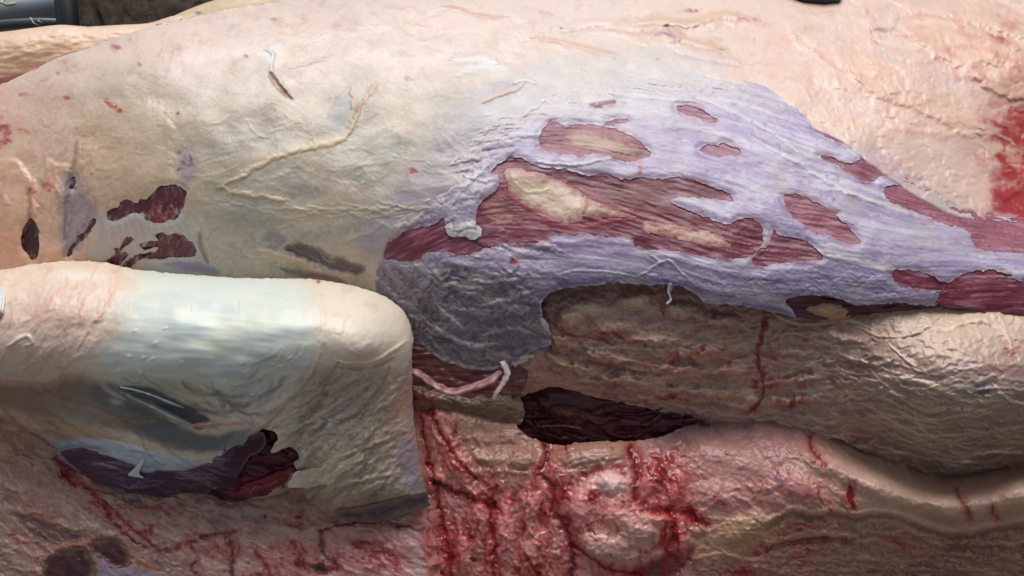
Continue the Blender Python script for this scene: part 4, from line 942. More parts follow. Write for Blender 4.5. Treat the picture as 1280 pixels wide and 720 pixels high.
    # creases
    for pts, w, c_ in [([(682,545),(684,570),(678,590),(690,610),(694,640),(706,655),(716,690),(712,730)],7,(74,8,16)),([(716,682),(740,698),(760,712),(800,718)],4,(110,16,24)),([(538,600),(560,612),(600,625),(622,640)],5,(70,16,20)),([(536,580),(545,610),(552,650),(560,690),(565,730)],4,(110,22,28)),([(620,610),(612,640),(618,680),(616,725)],4,(120,24,30)),
        ([(788,560),(796,590),(794,620),(815,636),(860,640),(872,650)],8,(104,10,18)),([(835,640),(845,665),(834,690),(845,700)],7,(120,14,22)),([(860,640),(872,648),(885,655)],8,(112,28,36)),([(1012,540),(1014,560),(1022,570),(1030,580)],3,(124,14,22)),([(1062,610),(1064,625),(1066,634)],4,(130,14,22)),([(1195,612),(1203,625),(1212,650)],2.4,(150,96,78)),([(1240,635),(1245,648)],2.4,(150,96,78)),([(540,520),(552,545),(575,580),(595,600)],4,(124,18,24)),([(524,520),(530,545),(538,580)],4,(110,14,20))]:
        P.stroke(pts, w + 7, (160, 36, 42), .6, -2, 1.0, .2, taper=False); P.stroke(pts, w, c_, .92, -3.5, 1.1, .12, taper=False, brk=.1)
    for cx, cy, rx, ry, an, cv, dn in [(560,560,36,60,-25,.5,62),(535,510,18,22,0,.6,60),(590,670,70,56,0,.5,86),(670,650,36,70,0,.55,82),(760,655,60,46,0,.42,80),(830,590,36,44,0,.72,50),(840,660,30,46,0,.65,85),(700,600,20,60,0,.6,88),(740,620,14,12,0,.8,70),(610,620,50,16,0,.55,10),(1040,620,60,40,0,.3,80),(1060,622,16,20,0,.5,80),(980,690,70,30,0,.5,4),(1000,660,50,8,0,.5,0),(1000,600,30,40,0,.3,85),(960,600,70,50,0,.2,50),(660,710,60,24,0,.6,60),(560,700,40,40,0,.45,88),(900,630,50,30,0,.2,30),(1130,680,30,10,20,.4,20),(930,720,40,20,0,.45,0),(850,560,20,20,0,.5,50)]:
        P.blood(cx, cy, rx, ry, an, .92, cv, 6, 71, 2.6, dn, (134, 8, 18), .14)
    P.specks(520, 880, 510, 715, 60, (70, 10, 16), (1, 2.6), .8, 21)
    P.blob(546, 604, 8, 5, -10, (30, 16, 18), .9, -1, .5, .4); P.blob(592, 699, 6, 5, 0, (26, 20, 20), .9, -1, .5, .3); P.blob(618, 631, 4, 7, 0, (40, 14, 18), .8, -1)
    P.blob(697, 652, 3, 3, 0, (150, 146, 150), .8, 1); P.blob(975, 600, 14, 8, 20, (130, 112, 140), .5, 0, .8, .5)
    P.mix((104, 94, 94), sstep(34, 0, y - np.interp(x, [800, 850, 890, 960, 1020], [548, 536, 524, 520, 528]) - 4 + 8 * P.w1) * sstep(800, 840, x) * sstep(1060, 960, x) * .75)  # grey tissue, darkened in colour also for shade under the roll
CH = [(440,470),(515,480),(560,492),(610,500),(640,512),(650,538),(690,556),(740,552),(790,551),(826,546),(850,536),(890,524),(930,518),(1000,524),(1020,528),(1050,540),(1100,556),(1150,572),(1210,574),(1300,560),(1440,545),(1440,930),(1100,960),(700,980),(420,960),(400,700),(430,560)]
build('breast_fat', CH, paint_chest, carcass, WET, 1.3, (), 220, rag=.9, sat=1.2, tint=(1.08, .92, 1.03))

# dark cavity between roll and breast
def paint_cav(P):
    P.h = np.full(P.x.shape, -92, np.float32) + 6 * P.n(60, 20, 4, 2, 451)
    P.fill((84, 30, 38)); P.mix((48, 18, 26), sstep(-.1, .6, P.n(50, 16, 0, 2, 453)) * .7)
    P.blob(706, 515, 34, 11, 4, (132, 104, 90), .8, 16, .8, .4)
    P.stroke([(664,536),(690,532),(712,533),(732,538)], 3, (160, 92, 92), .8, 14, .4); P.stroke([(690,532),(712,533),(728,537)], 1.6, (200, 180, 176), .8, 2, .3)
    P.stroke([(850,548),(868,536),(890,530)], 7, (70, 66, 80), .7, 20, .4)
    P.strands([(650,495),(860,510),(860,545),(650,545)], 46, 4, (18, 70), (2, 7), [(98,42,46),(64,24,30),(112,72,64),(44,16,22)], (.3, .7), (3, 12), 701, 14, .12)
    P.r[:] = .35
build('cavity_lining', [(600,470),(660,462),(760,470),(860,490),(960,520),(950,580),(860,590),(760,590),(660,585),(606,540)], paint_cav, carcass, MEAT, 1.6, (), 30)
def paint_neck(P):
    P.h = -52 + 12 * sstep(0, 20, P.d) + 3 * P.n(16, 8, 0, 3, 461, 6) + 1.5 * P.n(9, 4, 0, 3, 463, kind=ridged)
    P.fill((128, 108, 88)); P.mix((92, 72, 64), sstep(-.1, .6, P.n(18, 8, 0, 3, 465)) * .7)
    P.blood(528, 498, 20, 16, 0, .9, .7, 5, 81, 2, 60, (120, 12, 20)); P.r[:] = .4
build('neck_fat', [(508,470),(540,478),(590,486),(630,484),(652,500),(650,530),(610,528),(560,518),(508,514)], paint_neck, carcass, FAT, 1.3, (), 30, rag=.9)
def paint_gap(P):
    P.h = -46 + 3 * P.n(20, 8, 0, 2, 471); P.fill((110, 62, 58)); P.mix((60, 30, 32), sstep(-.1, .6, P.n(14, 6, 0, 3, 473)) * .7); P.r[:] = .3
build('muscle', [(505,425),(560,450),(640,455),(660,470),(640,500),(590,500),(540,490),(505,480)], paint_gap, carcass, MEAT, 1.5, (), 20)

def strand(name, pts, rad, hs, cols, parent=carcass, mat=TEND, seg=12):
    p = spline(pts, 7, False); n = len(p)
    t = np.linspace(0, 1, n); r = np.interp(t, np.linspace(0, 1, len(rad)), rad); h = np.interp(t, np.linspace(0, 1, len(hs)), hs)
    r = r * (1 + .4 * perlin(t * 11, t * 0 + .5, 7))
    w = world_pts(p[:, 0], p[:, 1], h)
    ca, cb = srgb(*cols[0]), srgb(*cols[1])
    nz = fbm(np.repeat(t * 14, seg), np.tile(np.arange(seg) / seg * 5, n), 3, 15)
    k = np.clip(.5 + nz, 0, 1)[:, None]
    c = ca * (1 - k) + cb * k
    c = np.vstack([c, c[:1], c[-1:]])
    return tube(name, w, r / 1000.0, mat, parent, seg, np.concatenate([c, np.full((len(c), 1), .4, np.float32)], 1), .42)
strand('tendon', [(512,462),(525,468),(545,482),(565,490),(590,484),(612,476),(626,464)], [5, 9, 7, 11, 8, 9, 4], [-20, -17, -16, -14, -15, -16, -20], [(140, 78, 84), (190, 150, 148)])
strand('tendon', [(628,452),(634,466),(628,480),(620,492),(617,500)], [5, 5, 5.5, 4, 2], [-8, -3, -3, -4, -5], [(206, 190, 186), (190, 160, 158)])
strand('tendon', [(838,354),(836,364),(838,374),(833,380)], [4, 2.2, 2, 3.2], [6, 4, 3, 3], [(206, 200, 206), (176, 160, 176)])

# --- the low breast in front of and under the leg
DARKS = [A(0, 3, q) for q in ([(442,580),(470,540),(520,532),(580,540),(620,570),(650,610),(640,660),(600,680),(560,670),(520,640)], [(230,660),(270,610),(340,592),(410,592),(450,620),(470,700),(430,760),(230,760)])]
BRIS = Surf([(-140, 480, -70), (0, 500, -70), (0, 560, -16), (0, 640, 14), (0, 720, 26), (100, 540, -30), (100, 600, 0), (100, 660, 22), (100, 720, 30), (250, 580, -30), (250, 640, 0), (250, 680, 12), (250, 720, 24), (400, 600, -25), (400, 650, -2), (400, 690, 14), (400, 730, 26), (540, 600, -30), (540, 660, -2), (540, 720, 12), (-140, 720, 20), (0, 850, 20), (250, 850, 20), (540, 850, 10), (0, 1000, -130), (250, 1000, -130), (540, 1000, -130)])
def bris_h(x, y):
    return BRIS(x, y) + 2.4 * fbm((x * .94 + y * .34) / 26, (-x * .34 + y * .94) / 15, 3, 501)
def paint_bris(P):
    x, y = P.x, P.y
    lo = P.n(26, 15, 20, 3, 501, 10); rr = P.n(50, 9, 26, 3, 505, 12, kind=ridged); fi = P.n(7, 4, 20, 3, 509, 4)
    P.h = bris_h(x, y) + 1.2 * rr + .25 * fi
    for q_ in DARKS: P.h -= 6 * sstep(-3, 6, sd_in(x, y, spline(q_, 4), 12))
    P.fill((162, 134, 120)); P.mix((140, 128, 126), sstep(-.1, .6, P.n(60, 20, 12, 3, 511)) * .6)
    P.mix((202, 176, 146), sstep(.2, .8, rr) * .45); P.mix((146, 104, 92), sstep(.1, .7, P.n(30, 14, 25, 3, 513)) * .5)
    P.mix((218, 176, 140), sstep(50, 0, x) * sstep(600, 540, y) * .7)
    P.mix((196, 150, 142), sstep(280, 340, x) * sstep(660, 690, y) * .7)
    P.strands([(0,540),(70,570),(300,630),(540,650),(550,720),(0,720)], 260, 24, (16, 70), (1.8, 6), [(196,168,138),(150,124,106),(206,178,150),(170,112,98)], (.2, .5), (1, 4.5), 511, 18, .1)
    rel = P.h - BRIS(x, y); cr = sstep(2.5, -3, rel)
    P.mix((112, 70, 66), cr * .6); P.mix((104, 40, 40), cr * sstep(.05, .6, P.n(50, 24, 24, 3, 517)) * .65); P.mix((206, 184, 156), sstep(5, 10, rel) * .45)  # brownish-red creases, with shade painted in where the relief is low
    P.area(A(0, 3, [(40,400),(120,420),(220,450),(330,490),(420,520),(340,550),(250,555),(180,530),(110,470)]), (92, 56, 56), .8, -4, 10, .6)
    P.stroke(A(0, 3, [(60,440),(120,490),(180,545),(260,570)]), 3, (178, 150, 124), .6, 2, .4)
    P.area(A(0, 3, [(420,560),(460,590),(640,680),(860,740),(480,740),(500,680)]), (150, 142, 158), .8, 1, 10, .6)
    P.stroke(A(0, 3, [(600,560),(680,620),(740,660),(800,690)]), 6, (178, 124, 100), .8, 3, .6)
    P.stroke(A(0, 3, [(270,590),(320,570),(400,560),(480,560)]), 6, (176, 124, 96), .7, 3, .5)
    P.area([(410,655),(450,660),(500,660),(530,650),(545,680),(550,735),(400,735),(405,690)], (190, 148, 138), .7, 5, 14, .6)
    P.area([(520,660),(540,660),(552,735),(515,735)], (176, 158, 150), .6, 3, 10, .6)
    P.blob(296, 712, 14, 12, 0, (214, 180, 160), .7, 4, .8, .4); P.blob(260, 705, 22, 18, 0, (196, 164, 152), .6, 3, .8, .4)
    P.blob(458, 705, 32, 14, -5, (220, 178, 160), .7, 4, .8, .5)
    for pts, w, c_ in [([(70,572),(85,595),(110,610),(130,630),(160,655),(190,680),(200,690)],6,(96,10,16)),([(130,630),(140,650),(165,675),(182,684)],4,(60,16,18)),([(85,580),(80,592),(95,605)],6,(110,14,20)),([(205,690),(235,680),(260,670),(300,665)],4,(92,20,24)),([(283,672),(290,690),(290,720)],4,(54,10,14)),([(365,680),(380,700),(400,715),(420,712)],5,(84,10,16)),([(400,670),(404,690),(420,705)],5,(46,10,16)),([(445,680),(455,678),(475,682)],6,(60,10,18)),([(440,680),(460,690),(490,694),(500,710)],4,(120,16,24)),([(400,665),(430,655),(480,652),(530,665)],3,(80,20,26)),([(320,690),(335,715),(345,735)],4,(110,16,24)),([(245,700),(240,715),(250,722)],2.6,(110,14,22))]:
        P.stroke(pts, w + 5, (150, 62, 58), .45, -1, .8, .3, taper=False); P.stroke(pts, w, c_, .92, -2, .9, .2, taper=False, brk=.15)
    for cx, cy, rx, ry, an, cv, dn in [(85,590,22,14,40,.85,40),(120,630,60,20,40,.5,40),(150,650,40,16,40,.5,40),(180,655,30,14,40,.5,40),(370,650,40,14,0,.5,0),(380,695,90,34,0,.42,60),(470,690,60,34,0,.5,50),(110,690,90,26,0,.3,24),(40,640,50,20,20,.35,24),(250,690,50,24,0,.4,60),(300,690,60,24,0,.5,80),(400,700,60,26,0,.55,60),(470,700,50,30,0,.5,40),(330,720,60,14,0,.6,30),(30,680,20,10,0,.5,20),(20,665,10,10,0,.5,20),(490,700,18,20,0,.5,70),(60,700,30,14,0,.4,30),(210,640,60,12,10,.35,10)]:
        P.blood(cx, cy, rx, ry, an, .9, cv, 5, 91, 2.2, dn, (112, 8, 16), .14)
    P.specks(60, 400, 590, 715, 60, (70, 14, 18), (1, 2.8), .8, 31)
    P.h -= 16 * sstep(16, 0, P.d) * sstep(500, 520, x)
    P.blood(545, 690, 22, 60, 0, .9, .62, 5, 93, 2.4, 84, (120, 10, 20), .15)
    P.mix((186, 112, 106), sstep(30, 4, P.d + 6 * P.w1) * sstep(500, 525, x) * .6)
    P.blob(331, 646, 3, 4, 0, (30, 16, 14), .9); P.blob(228, 642, 3, 2, 0, (40, 12, 14), .9); P.blob(400, 712, 12, 8, 30, (36, 20, 26), .8, -2, .6, .4); P.blob(402, 697, 5, 5, 0, (176, 172, 170), .7, 1)
    P.r[:] = .40
BR = [(-260,470),(-100,490),(0,500),(60,540),(150,590),(300,600),(440,615),(528,618),(536,632),(532,644),(542,655),(540,668),(552,680),(547,692),(558,704),(550,716),(560,728),(556,760),(570,940),(300,980),(-260,950)]
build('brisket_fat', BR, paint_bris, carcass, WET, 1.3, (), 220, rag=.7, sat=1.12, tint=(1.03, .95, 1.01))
def paint_dark(P):
    P.h = bris_h(P.x, P.y) + 1.2 - 3 * sstep(0, 8, P.d); st = P.n(30, 5, 30, 3, 523, 4)
    P.fill((84, 44, 48)); P.mix((44, 20, 26), sstep(-.2, .5, st) * .8); P.mix((150, 122, 108), sstep(10, 2, P.d + 4 * P.w1) * .6); P.mix((128, 108, 118), sstep(.45, .9, P.n(26, 6, 40, 3, 525)) * .4); P.r[:] = .3
for q in DARKS:
    build('muscle', grow(q, 3), paint_dark, carcass, MEAT, 1.3, (), 8, rag=1.0)

# --- the folded leg
LEG = Surf([(-140, 330, 20), (-140, 420, 80), (-140, 520, 60), (0, 332, 35), (0, 380, 84), (0, 430, 102), (0, 465, 84), (0, 495, 30), (0, 530, -20), (0, 600, -80), (90, 330, 45), (90, 380, 96), (90, 440, 110), (90, 475, 90), (90, 500, 48), (90, 525, 46), (90, 555, 30), (90, 620, -40),
   (220, 345, 52), (220, 390, 106), (220, 440, 126), (220, 490, 106), (220, 540, 66), (220, 590, 38), (220, 640, -20), (350, 350, 50), (350, 390, 104), (350, 440, 124), (350, 490, 98), (350, 540, 76), (350, 590, 54), (350, 640, 8),
   (450, 370, 55), (450, 405, 100), (450, 440, 114), (450, 468, 88), (450, 540, 66), (450, 600, 58), (450, 650, 26), (510, 400, 40), (510, 440, 66), (512, 500, 44), (525, 570, 26), (535, 630, 16), (430, 650, 34), (300, 650, 14), (150, 640, 20)])
LEGP = [(-260,338),(-120,338),(0,337),(40,330),(85,326),(130,328),(160,335),(200,340),(260,345),(320,348),(370,348),(400,350),(440,357),(475,368),(500,384),(512,402),(516,425),(515,450),(517,520),(524,570),(531,605),(537,630),(515,640),(470,648),(430,650),(390,632),(372,610),(340,622),(300,624),(260,620),(215,615),(170,612),(120,596),(80,572),(40,548),(10,526),(-100,500),(-260,490)]
LEGS = spline(LEGP, 5)
def leg_h(x, y, d):
    return LEG(x, y) - 52 * (1 - np.sqrt(np.clip(1 - (1 - np.minimum(d, 46) / 46) ** 2, 0, 1))) + 2.2 * fbm(x / 60, y / 40, 2, 601)
def paint_leg(P):
    x, y = P.x, P.y
    top = sstep(560, 520, y)
    P.h = leg_h(x, y, np.maximum(sdf(x, y, LEGS), 0))
    P.fill((216, 202, 184))
    lft = sstep(190, 105, x - .42 * (430 - y) + 14 * P.w1)
    P.mix((222, 190, 172), lft * sstep(500, 470, y) * .6)
    P.mix((206, 150, 130), lft * sstep(.1, .7, P.n(50, 14, -58, 3, 603, 8)) * .55)
    P.mix((232, 214, 192), lft * sstep(.2, .8, P.n(40, 9, -58, 3, 605, 10, kind=ridged)) * .5)
    sh = sstep(-24, 44, x - (168 - .45 * (y - 340)) + 16 * P.w1 + 14 * P.n(50, 14, -58, 3, 619)) * sstep(16, -60, x - (404 + 8 * np.sin(y / 30)) + 14 * P.w2 + 22 * P.n(60, 26, 60, 3, 618)) * sstep(545, 460, y + 16 * P.w1)
    P.mix((212, 218, 208), sh * .95)
    P.mix((176, 188, 194), sh * sstep(-.1, .6, P.n(80, 26, 6, 3, 607)) * sstep(345, 400, y) * .6)
    P.mix((218, 222, 196), sh * sstep(.1, .7, P.n(90, 30, -6, 2, 609)) * .5)
    P.mix((146, 138, 104), sh * sstep(455, 490, y) * sstep(300, 200, x) * .55)
    P.h += sh * (.6 * P.n(60, 12, 4, 2, 611)) + (1 - sh) * (.9 * P.n(30, 12, -50, 2, 613, 8) + .2 * P.n(9, 5, -30, 2, 615))
    kn = sstep(392, 420, x + 4 * P.w1) * sstep(470, 430, y)
    P.mix((226, 212, 194), kn * .7); P.mix((204, 176, 158), kn * sstep(.1, .7, P.n(30, 20, 0, 3, 617)) * .5)
    P.stroke([(372,348),(392,358),(402,378),(404,410),(400,440),(390,470)], 5, (228, 204, 186), .6, 2, .4)
    P.stroke([(418,450),(440,455),(465,453),(485,443),(500,432),(512,425)], 4, (224, 206, 176), .8, 3, .4); P.stroke([(420,458),(445,462),(470,459),(495,446)], 4, (120, 100, 82), .6, -2, .5)  # second stroke paints shade below the knob's ridge
    P.stroke([(140,335),(148,350),(140,375),(112,408),(95,440)], 5, (226, 188, 164), .6, 2.4, .5)
    P.blob(100, 345, 50, 14, 0, (232, 228, 216), .6, 1, .9, .3)
    P.stroke([(8,435),(20,425),(34,420),(40,428),(30,432)], 4, (232, 214, 200), .8, 3, .3); P.blob(18, 464, 16, 7, -8, (198, 206, 210), .7, 2, .8, .4); P.blob(58, 468, 10, 6, 0, (200, 206, 208), .7, 2, .8, .4)
    P.stroke([(0,474),(40,478),(70,476),(85,450)], 3, (196, 160, 138), .5, 1.6, .4)
    P.area([(-20,480),(60,480),(90,470),(150,490),(190,520),(170,540),(100,530),(40,520),(-20,500)], (100, 84, 74), .65, -2, 16, .5)
    P.area([(62,556),(90,548),(150,556),(200,572),(240,578),(222,590),(180,592),(150,575),(100,566)], (170, 184, 198), .85, 1, 8, .4)
    P.area([(110,490),(140,480),(200,520),(250,545),(290,545),(260,565),(200,556),(150,530)], (104, 110, 118), .7, -3, 10, .5)
    P.area([(40,520),(110,530),(180,560),(260,585),(240,590),(160,580),(90,560)], (172, 142, 112), .7, 3, 10, .5)
    P.area([(66,560),(90,548),(150,553),(180,562),(240,574),(258,574),(240,584),(222,592),(205,591),(182,596),(160,580),(100,566)], (190, 204, 220), .9, 1.5, 6, .35)
    P.strands([(90,548),(150,552),(240,573),(225,590),(180,590),(150,566)], 22, 14, (16, 50), (1, 3), [(226,232,238),(150,162,178)], (.3, .6), (.2, .8), 611, 8)
    P.strands([(300,440),(390,440),(390,520),(330,530),(300,500)], 46, -38, (14, 60), (1.2, 4), [(214,218,214),(190,196,198),(150,146,140),(206,186,166)], (.25, .6), (.3, 1.6), 612, 14)
    P.strands([(130,470),(300,480),(340,540),(200,530)], 50, 16, (20, 70), (1.5, 5), [(120,122,108),(96,102,108),(150,146,124),(84,88,96)], (.25, .55), (.2, 1.2), 613, 10)
    P.stroke([(110,465),(125,478),(135,488),(158,500)], 5, (206, 202, 190), .6, 2, .5); P.blob(145, 502, 14, 7, 10, (190, 198, 204), .6, 1, .8, .5)
    P.stroke([(58,526),(68,532),(75,537)], 2.4, (140, 30, 30), .8, 0, .4)
    # opened groove with bluish tendon
    P.area([(150,484),(185,484),(220,500),(250,515),(262,528),(230,528),(195,510),(165,495)], (62, 76, 92), .85, -5, 6, .3, .25)
    P.stroke([(150,484),(185,492),(215,505),(228,508)], 1.8, (206, 212, 206), .8, 1.5, .2)
    P.stroke([(150,490),(190,506),(225,525),(245,532)], 4, (186, 186, 170), .7, 3, .4)
    P.stroke([(244,532),(260,530),(290,526),(310,530)], 5, (206, 172, 158), .8, 3, .6); P.stroke([(240,534),(256,536)], 3, (160, 50, 44), .8, .5, .5)
    P.area([(160,510),(200,520),(260,545),(310,535),(330,545),(280,565),(220,560),(180,540)], (88, 102, 116), .7, -2, 8, .4, .3)
    # grey-brown side with creases
    sd = sstep(360, 400, x + .3 * (y - 480)) * sstep(450, 480, y)
    P.mix((160, 142, 124), sd * .75); P.mix((140, 128, 112), sd * sstep(-.1, .6, P.n(40, 16, -40, 3, 621, 8)) * .6); P.mix((206, 160, 138), sd * sstep(470, 500, x) * sstep(600, 560, y) * .6)
    P.mix((206, 190, 164), sd * sstep(.3, .8, P.n(36, 8, -42, 3, 623, 10, kind=ridged)) * .6); P.h += sd * 2 * P.n(36, 8, -42, 3, 623, 10, kind=ridged)
    P.strands([(330,480),(500,455),(516,470),(530,620),(400,640),(340,560)], 210, -42, (16, 80), (1.4, 6), [(214,196,170),(150,136,122),(122,116,110),(202,164,146),(196,198,196),(112,100,92)], (.3, .65), (.4, 3), 601, 14, .08)
    P.strands([(0,350),(120,345),(150,380),(90,460),(0,470)], 60, -58, (16, 60), (1.8, 6), [(236,216,198),(214,168,150),(206,160,144)], (.2, .45), (.4, 1.8), 602, 18, .1)
    P.strands([(0,480),(150,490),(260,560),(240,590),(80,560),(0,520)], 80, 22, (20, 70), (1.6, 5), [(150,128,108),(120,104,92),(176,150,124),(110,112,118)], (.2, .5), (.4, 1.8), 603, 12, .08)
    P.area([(495,560),(515,550),(528,610),(510,612)], (150, 146, 170), .6, 0, 8, .6)
    P.stroke([(515,455),(516,520),(522,560)], 4, (186, 182, 184), .5, 1, .4)
    for pts in [[(340,560),(380,530),(420,505),(450,490)], [(365,595),(400,590),(440,565),(480,550),(515,535)], [(400,615),(450,600),(500,590)], [(330,520),(350,505),(380,480),(395,455)], [(305,545),(330,530),(360,500)]]:
        P.stroke(pts, 4, (206, 188, 164), .6, 2.4, .7); P.stroke([(a, b + 5) for a, b in pts], 4, (140, 122, 104), .3, -3, .7)  # brown stroke below each crease, shade painted into the tissue colour
    P.stroke([(240,590),(300,575),(335,560),(345,540)], 5, (140, 130, 120), .5, 1, .5)
    P.specks(60, 500, 360, 480, 22, (180, 120, 106), (.6, 1.5), .5, 41)
    P.blob(398, 352, 4, 3, 0, (200, 40, 56), .9, .5)
    P.stroke([(300,372),(298,395)], 1.4, (206, 166, 156), .5); P.stroke([(240,380),(239,392)], 1.4, (206, 166, 156), .5)
    for k, (cx, cy) in enumerate([(170,412),(195,430),(148,462),(175,466),(190,450),(280,478),(226,452),(362,448),(205,410),(160,446),(180,448)]):
        P.blob(cx, cy, 5, 2.6, -20, (228, 232, 224), .6, 1.4, .7, .6)
    P.r[:] = .46; P.r = P.r - sh * .06
LEGHOLES = [[(280,568),(296,557),(304,556),(312,545),(322,541),(328,536),(334,537),(343,540),(348,549),(343,555),(339,566),(350,563),(362,559),(371,564),(374,572),(367,579),(371,588),(361,594),(352,604),(338,608),(330,614),(314,616),(300,621),(280,620),(266,618),(272,606)]]
leg = build('leg', LEGP, paint_leg, carcass, TEND, 1.3, [spline(q, 5) for q in LEGHOLES], 110, rag=.5)
leg['label'] = 'folded skinned leg with pale bluish tendon sheath, cut off at the joint'
def paint_cut(P):
    x, y = P.x, P.y
    P.h = leg_h(x, y, np.full(x.shape, 60, np.float32)) - 24 + 7 * P.n(30, 12, 20, 2, 635)
    P.fill((80, 30, 48)); P.mix((42, 16, 30), sstep(-.2, .5, P.n(26, 14, 30, 3, 633)) * .8)
    P.area([(296,612),(312,602),(335,594),(362,584),(372,588),(352,606),(325,618),(298,620)], (124, 42, 58), .8, 14, 6, .6)
    P.area([(290,556),(306,550),(322,556),(318,568),(300,566)], (132, 58, 78), .7, 10, 6, .8)
    P.stroke([(292,570),(305,566),(322,566)], 2, (206, 170, 186), .5, 1, .9); P.stroke([(300,614),(325,610),(350,600)], 1.5, (200, 160, 176), .4, 1, .9, brk=.2)
    P.blood(300, 600, 40, 24, 0, .6, .6, 6, 95, 2, 20, (66, 8, 22)); P.r[:] = .26
build('muscle', grow(LEGHOLES[0], 6), paint_cut, leg, MEAT, 1.3, (), 20, rag=.4)
def paint_legm(P):
    x, y = P.x, P.y
    k = sstep(0, 15, P.d)
    P.h = leg_h(x, y, np.full(x.shape, 60, np.float32)) - 1 + 4 * k - 6 * sstep(270, 320, x)
    st = P.n(60, 5, 10, 3, 631, 6)
    P.fill((76, 56, 78)); P.mix((44, 30, 48), sstep(-.1, .7, st) * .7); P.mix((136, 118, 142), sstep(.1, .8, -st) * .5); P.h += 1.0 * st
    P.strands([(80,562),(180,580),(300,556),(290,600),(180,614)], 60, 10, (20, 70), (.8, 2.6), [(150,134,156),(112,90,116),(50,32,50),(176,170,186)], (.25, .6), (.2, .8), 621, 9, .05)
    P.mix((186, 190, 200), sstep(4, .5, P.d) * sstep(592, 580, y) * .7); P.mix((60, 26, 44), sstep(262, 300, x) * .7)
    P.mix((150, 140, 156), sstep(.5, .95, P.n(40, 3, 160, 3, 639, 4)) * .35)
    P.r[:] = .3
build('muscle', [(72,566),(86,559),(108,557),(135,562),(160,570),(179,578),(170,587),(182,593),(200,588),(222,588),(240,579),(256,577),(270,566),(290,553),(312,543),(330,541),(330,560),(312,572),(300,590),(290,606),(270,609),(255,617),(230,616),(205,622),(180,618),(150,615),(120,602),(95,588)], paint_legm, leg, MEAT, 1.3, (), 12, rag=.5)
def paint_tip(P):
    P.h = leg_h(P.x, P.y, np.full(P.x.shape, 60, np.float32)) + 5; P.fill((214, 216, 218)); P.r[:] = .35
build('fascia_tip', [(160,594),(168,585),(177,575),(180,577),(176,585),(174,592),(180,598),(170,596)], paint_tip, leg, TEND, 1.0, (), 2, rag=.2)
def paint_flap(P):
    P.h = leg_h(P.x, P.y, np.full(P.x.shape, 60, np.float32)) + 4 + 2.5 * P.n(16, 6, -40, 3, 641, 6)
    P.fill((214, 196, 172)); P.mix((150, 130, 112), sstep(0, .7, P.n(20, 6, -40, 3, 643)) * .6); P.mix((232, 228, 222), sstep(385, 365, P.x) * .8); P.r[:] = .36
build('fat_flap', A(1, 3, [(160,275),(185,215),(230,190),(300,180),(370,170),(450,140),(520,110),(540,130),(470,180),(410,220),(390,250),(360,268),(330,262),(290,275),(230,278)]), paint_flap, leg, FAT, 1.3, (), 7, rag=.7)
def paint_low(P):
    P.h = leg_h(P.x, P.y, np.full(P.x.shape, 40, np.float32)) - 2 - .5 * (P.y - 625)
    st = P.n(40, 6, -8, 3, 651, 5); P.fill((96, 84, 96)); P.mix((64, 46, 60), sstep(-.1, .6, st) * .7); P.mix((150, 142, 152), sstep(.35, .85, P.n(16, 4, 60, 3, 653)) * .4); P.mix((140, 122, 108), sstep(9, 0, P.d + 4 * P.w1) * .8); P.r[:] = .32
build('muscle', A(1, 3, [(400,395),(520,375),(640,350),(740,325),(850,300),(862,340),(870,370),(800,390),(720,420),(620,450),(520,450),(420,440)]), paint_low, leg, MEAT, 1.3, (), 12, rag=.5)
def paint_bone(P):
    P.h = leg_h(P.x, P.y, np.full(P.x.shape, 60, np.float32)) + 4 + 4 * sstep(0, 6, P.d)
    P.fill((206, 208, 206)); P.mix((120, 44, 40), sstep(392, 386, -P.y + 775) * .0); P.mix((150, 40, 40), sstep(384, 392, P.y) * .8); P.r[:] = .3
build('joint_bone', [(-12,352),(0,356),(6,368),(5,382),(2,394),(-12,398)], paint_bone, leg, TEND, 1.0, (), 12)

strand('tendon', [(150,484),(172,488),(196,496),(216,504),(230,510)], [1, 1.6, 1.8, 1.6, .8], [108, 104, 101, 98, 92], [(206,212,206),(170,180,180)], leg)
strand('tendon', [(158,494),(186,505),(214,519),(240,531)], [2, 4.5, 5.5, 2.5], [99, 94, 88, 80], [(176,176,160),(140,146,146)], leg)
strand('tendon', [(240,531),(258,529),(284,527),(308,531)], [2, 4, 4.5, 1.5], [82, 82, 82, 78], [(214,176,166),(190,140,130)], leg)
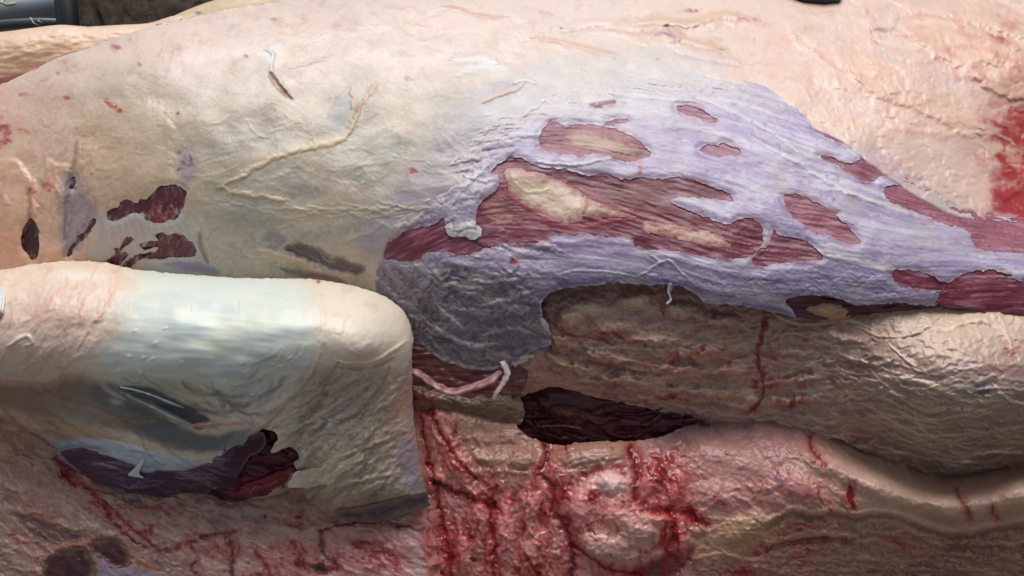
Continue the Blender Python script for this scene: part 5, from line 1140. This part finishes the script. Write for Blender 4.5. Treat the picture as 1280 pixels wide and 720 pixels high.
# --- far leg behind the shoulder, and the far side of the back
def paint_far(P):
    x, y = P.x, P.y
    P.h = -330 + np.interp(x, [-200, 0, 190], [60, 40, 0]) - 45 * (1 - np.sqrt(np.clip(1 - (1 - np.minimum(P.d, 36) / 36) ** 2, 0, 1))) + 3 * P.n(40, 12, -6, 3, 701) + 1.2 * P.n(14, 6, -10, 3, 703)
    P.fill((222, 188, 156)); P.mix((206, 152, 130), sstep(0, .7, P.n(50, 10, -8, 3, 705)) * .5); P.mix((232, 212, 196), sstep(60, 34, y) * .5); P.mix((206, 172, 168), sstep(80, 110, y) * .5)
    P.mix((150, 60, 66), sstep(90, 102, y + .2 * x) * sstep(60, 20, x) * .7)
    P.blood(112, 33, 8, 3, 0, .7, .7, 4, 77, 2, 0, (170, 50, 54)); P.r[:] = .4
fl = build('leg', [(-200,50),(-60,44),(0,40),(40,35),(75,31),(110,33),(150,31),(185,29),(230,20),(250,60),(180,110),(80,140),(0,150),(-200,160)], paint_far, carcass, FAT, 1.4, (), 90)
fl['label'] = 'second skinned leg lying behind the shoulder, pale orange fat'
def paint_ridge(P):
    P.h = -330 - 60 * (1 - np.sqrt(np.clip(1 - (1 - np.minimum(P.d, 50) / 50) ** 2, 0, 1))) + 3 * P.n(40, 12, -14, 3, 711)
    P.fill((214, 190, 158)); P.mix((232, 214, 190), sstep(0, .6, P.n(40, 10, -14, 3, 713)) * .6); P.blob(248, 16, 6, 3, 0, (120, 118, 108), .8); P.r[:] = .42
build('fat_ridge', [(178,40),(205,26),(230,14),(262,2),(300,-8),(360,-20),(460,-34),(520,-10),(420,40),(300,60),(200,60)], paint_ridge, carcass, FAT, 1.4, (), 120)

# --- black handle lying on the back
RUB = plain('black_rubber', (24, 25, 28), 0.45, 60, 0.2, 0.0006, 0.5)
kn = empty('knife', world_pts(np.array([1020.]), np.array([-6.]), np.array([-285.]))[0], 'black rounded handle end resting on the pale fat at the top edge', 'tool')
hp = [(930, -52), (955, -30), (985, -12), (1005, -5), (1030, -3), (1046, -4), (1052, -6)]
hw = world_pts(np.array([a for a, _ in hp], float), np.array([b for _, b in hp], float), torso_h(np.array([a for a, _ in hp], float), np.array([b for _, b in hp], float)) + 13)
keep(tube('handle', hw, [.011, .013, .013, .0135, .0135, .011, .003], RUB, None, 20), kn)
STEEL = plain('steel', (170, 172, 175), 0.25, 30, 0.08, 0.0002, 0.6); STEEL.node_tree.nodes['Principled BSDF'].inputs['Metallic'].default_value = 1
b0 = hw[0]; b1 = b0 + (hw[0] - hw[2]) * 2.2 + np.array([0, 0, -.03])
keep(tube('blade', [b0 + (hw[1] - hw[0]) * .3, b0, (b0 + b1) / 2, b1], [.008, .016, .015, .002], STEEL, None, 12, None, .12), kn)
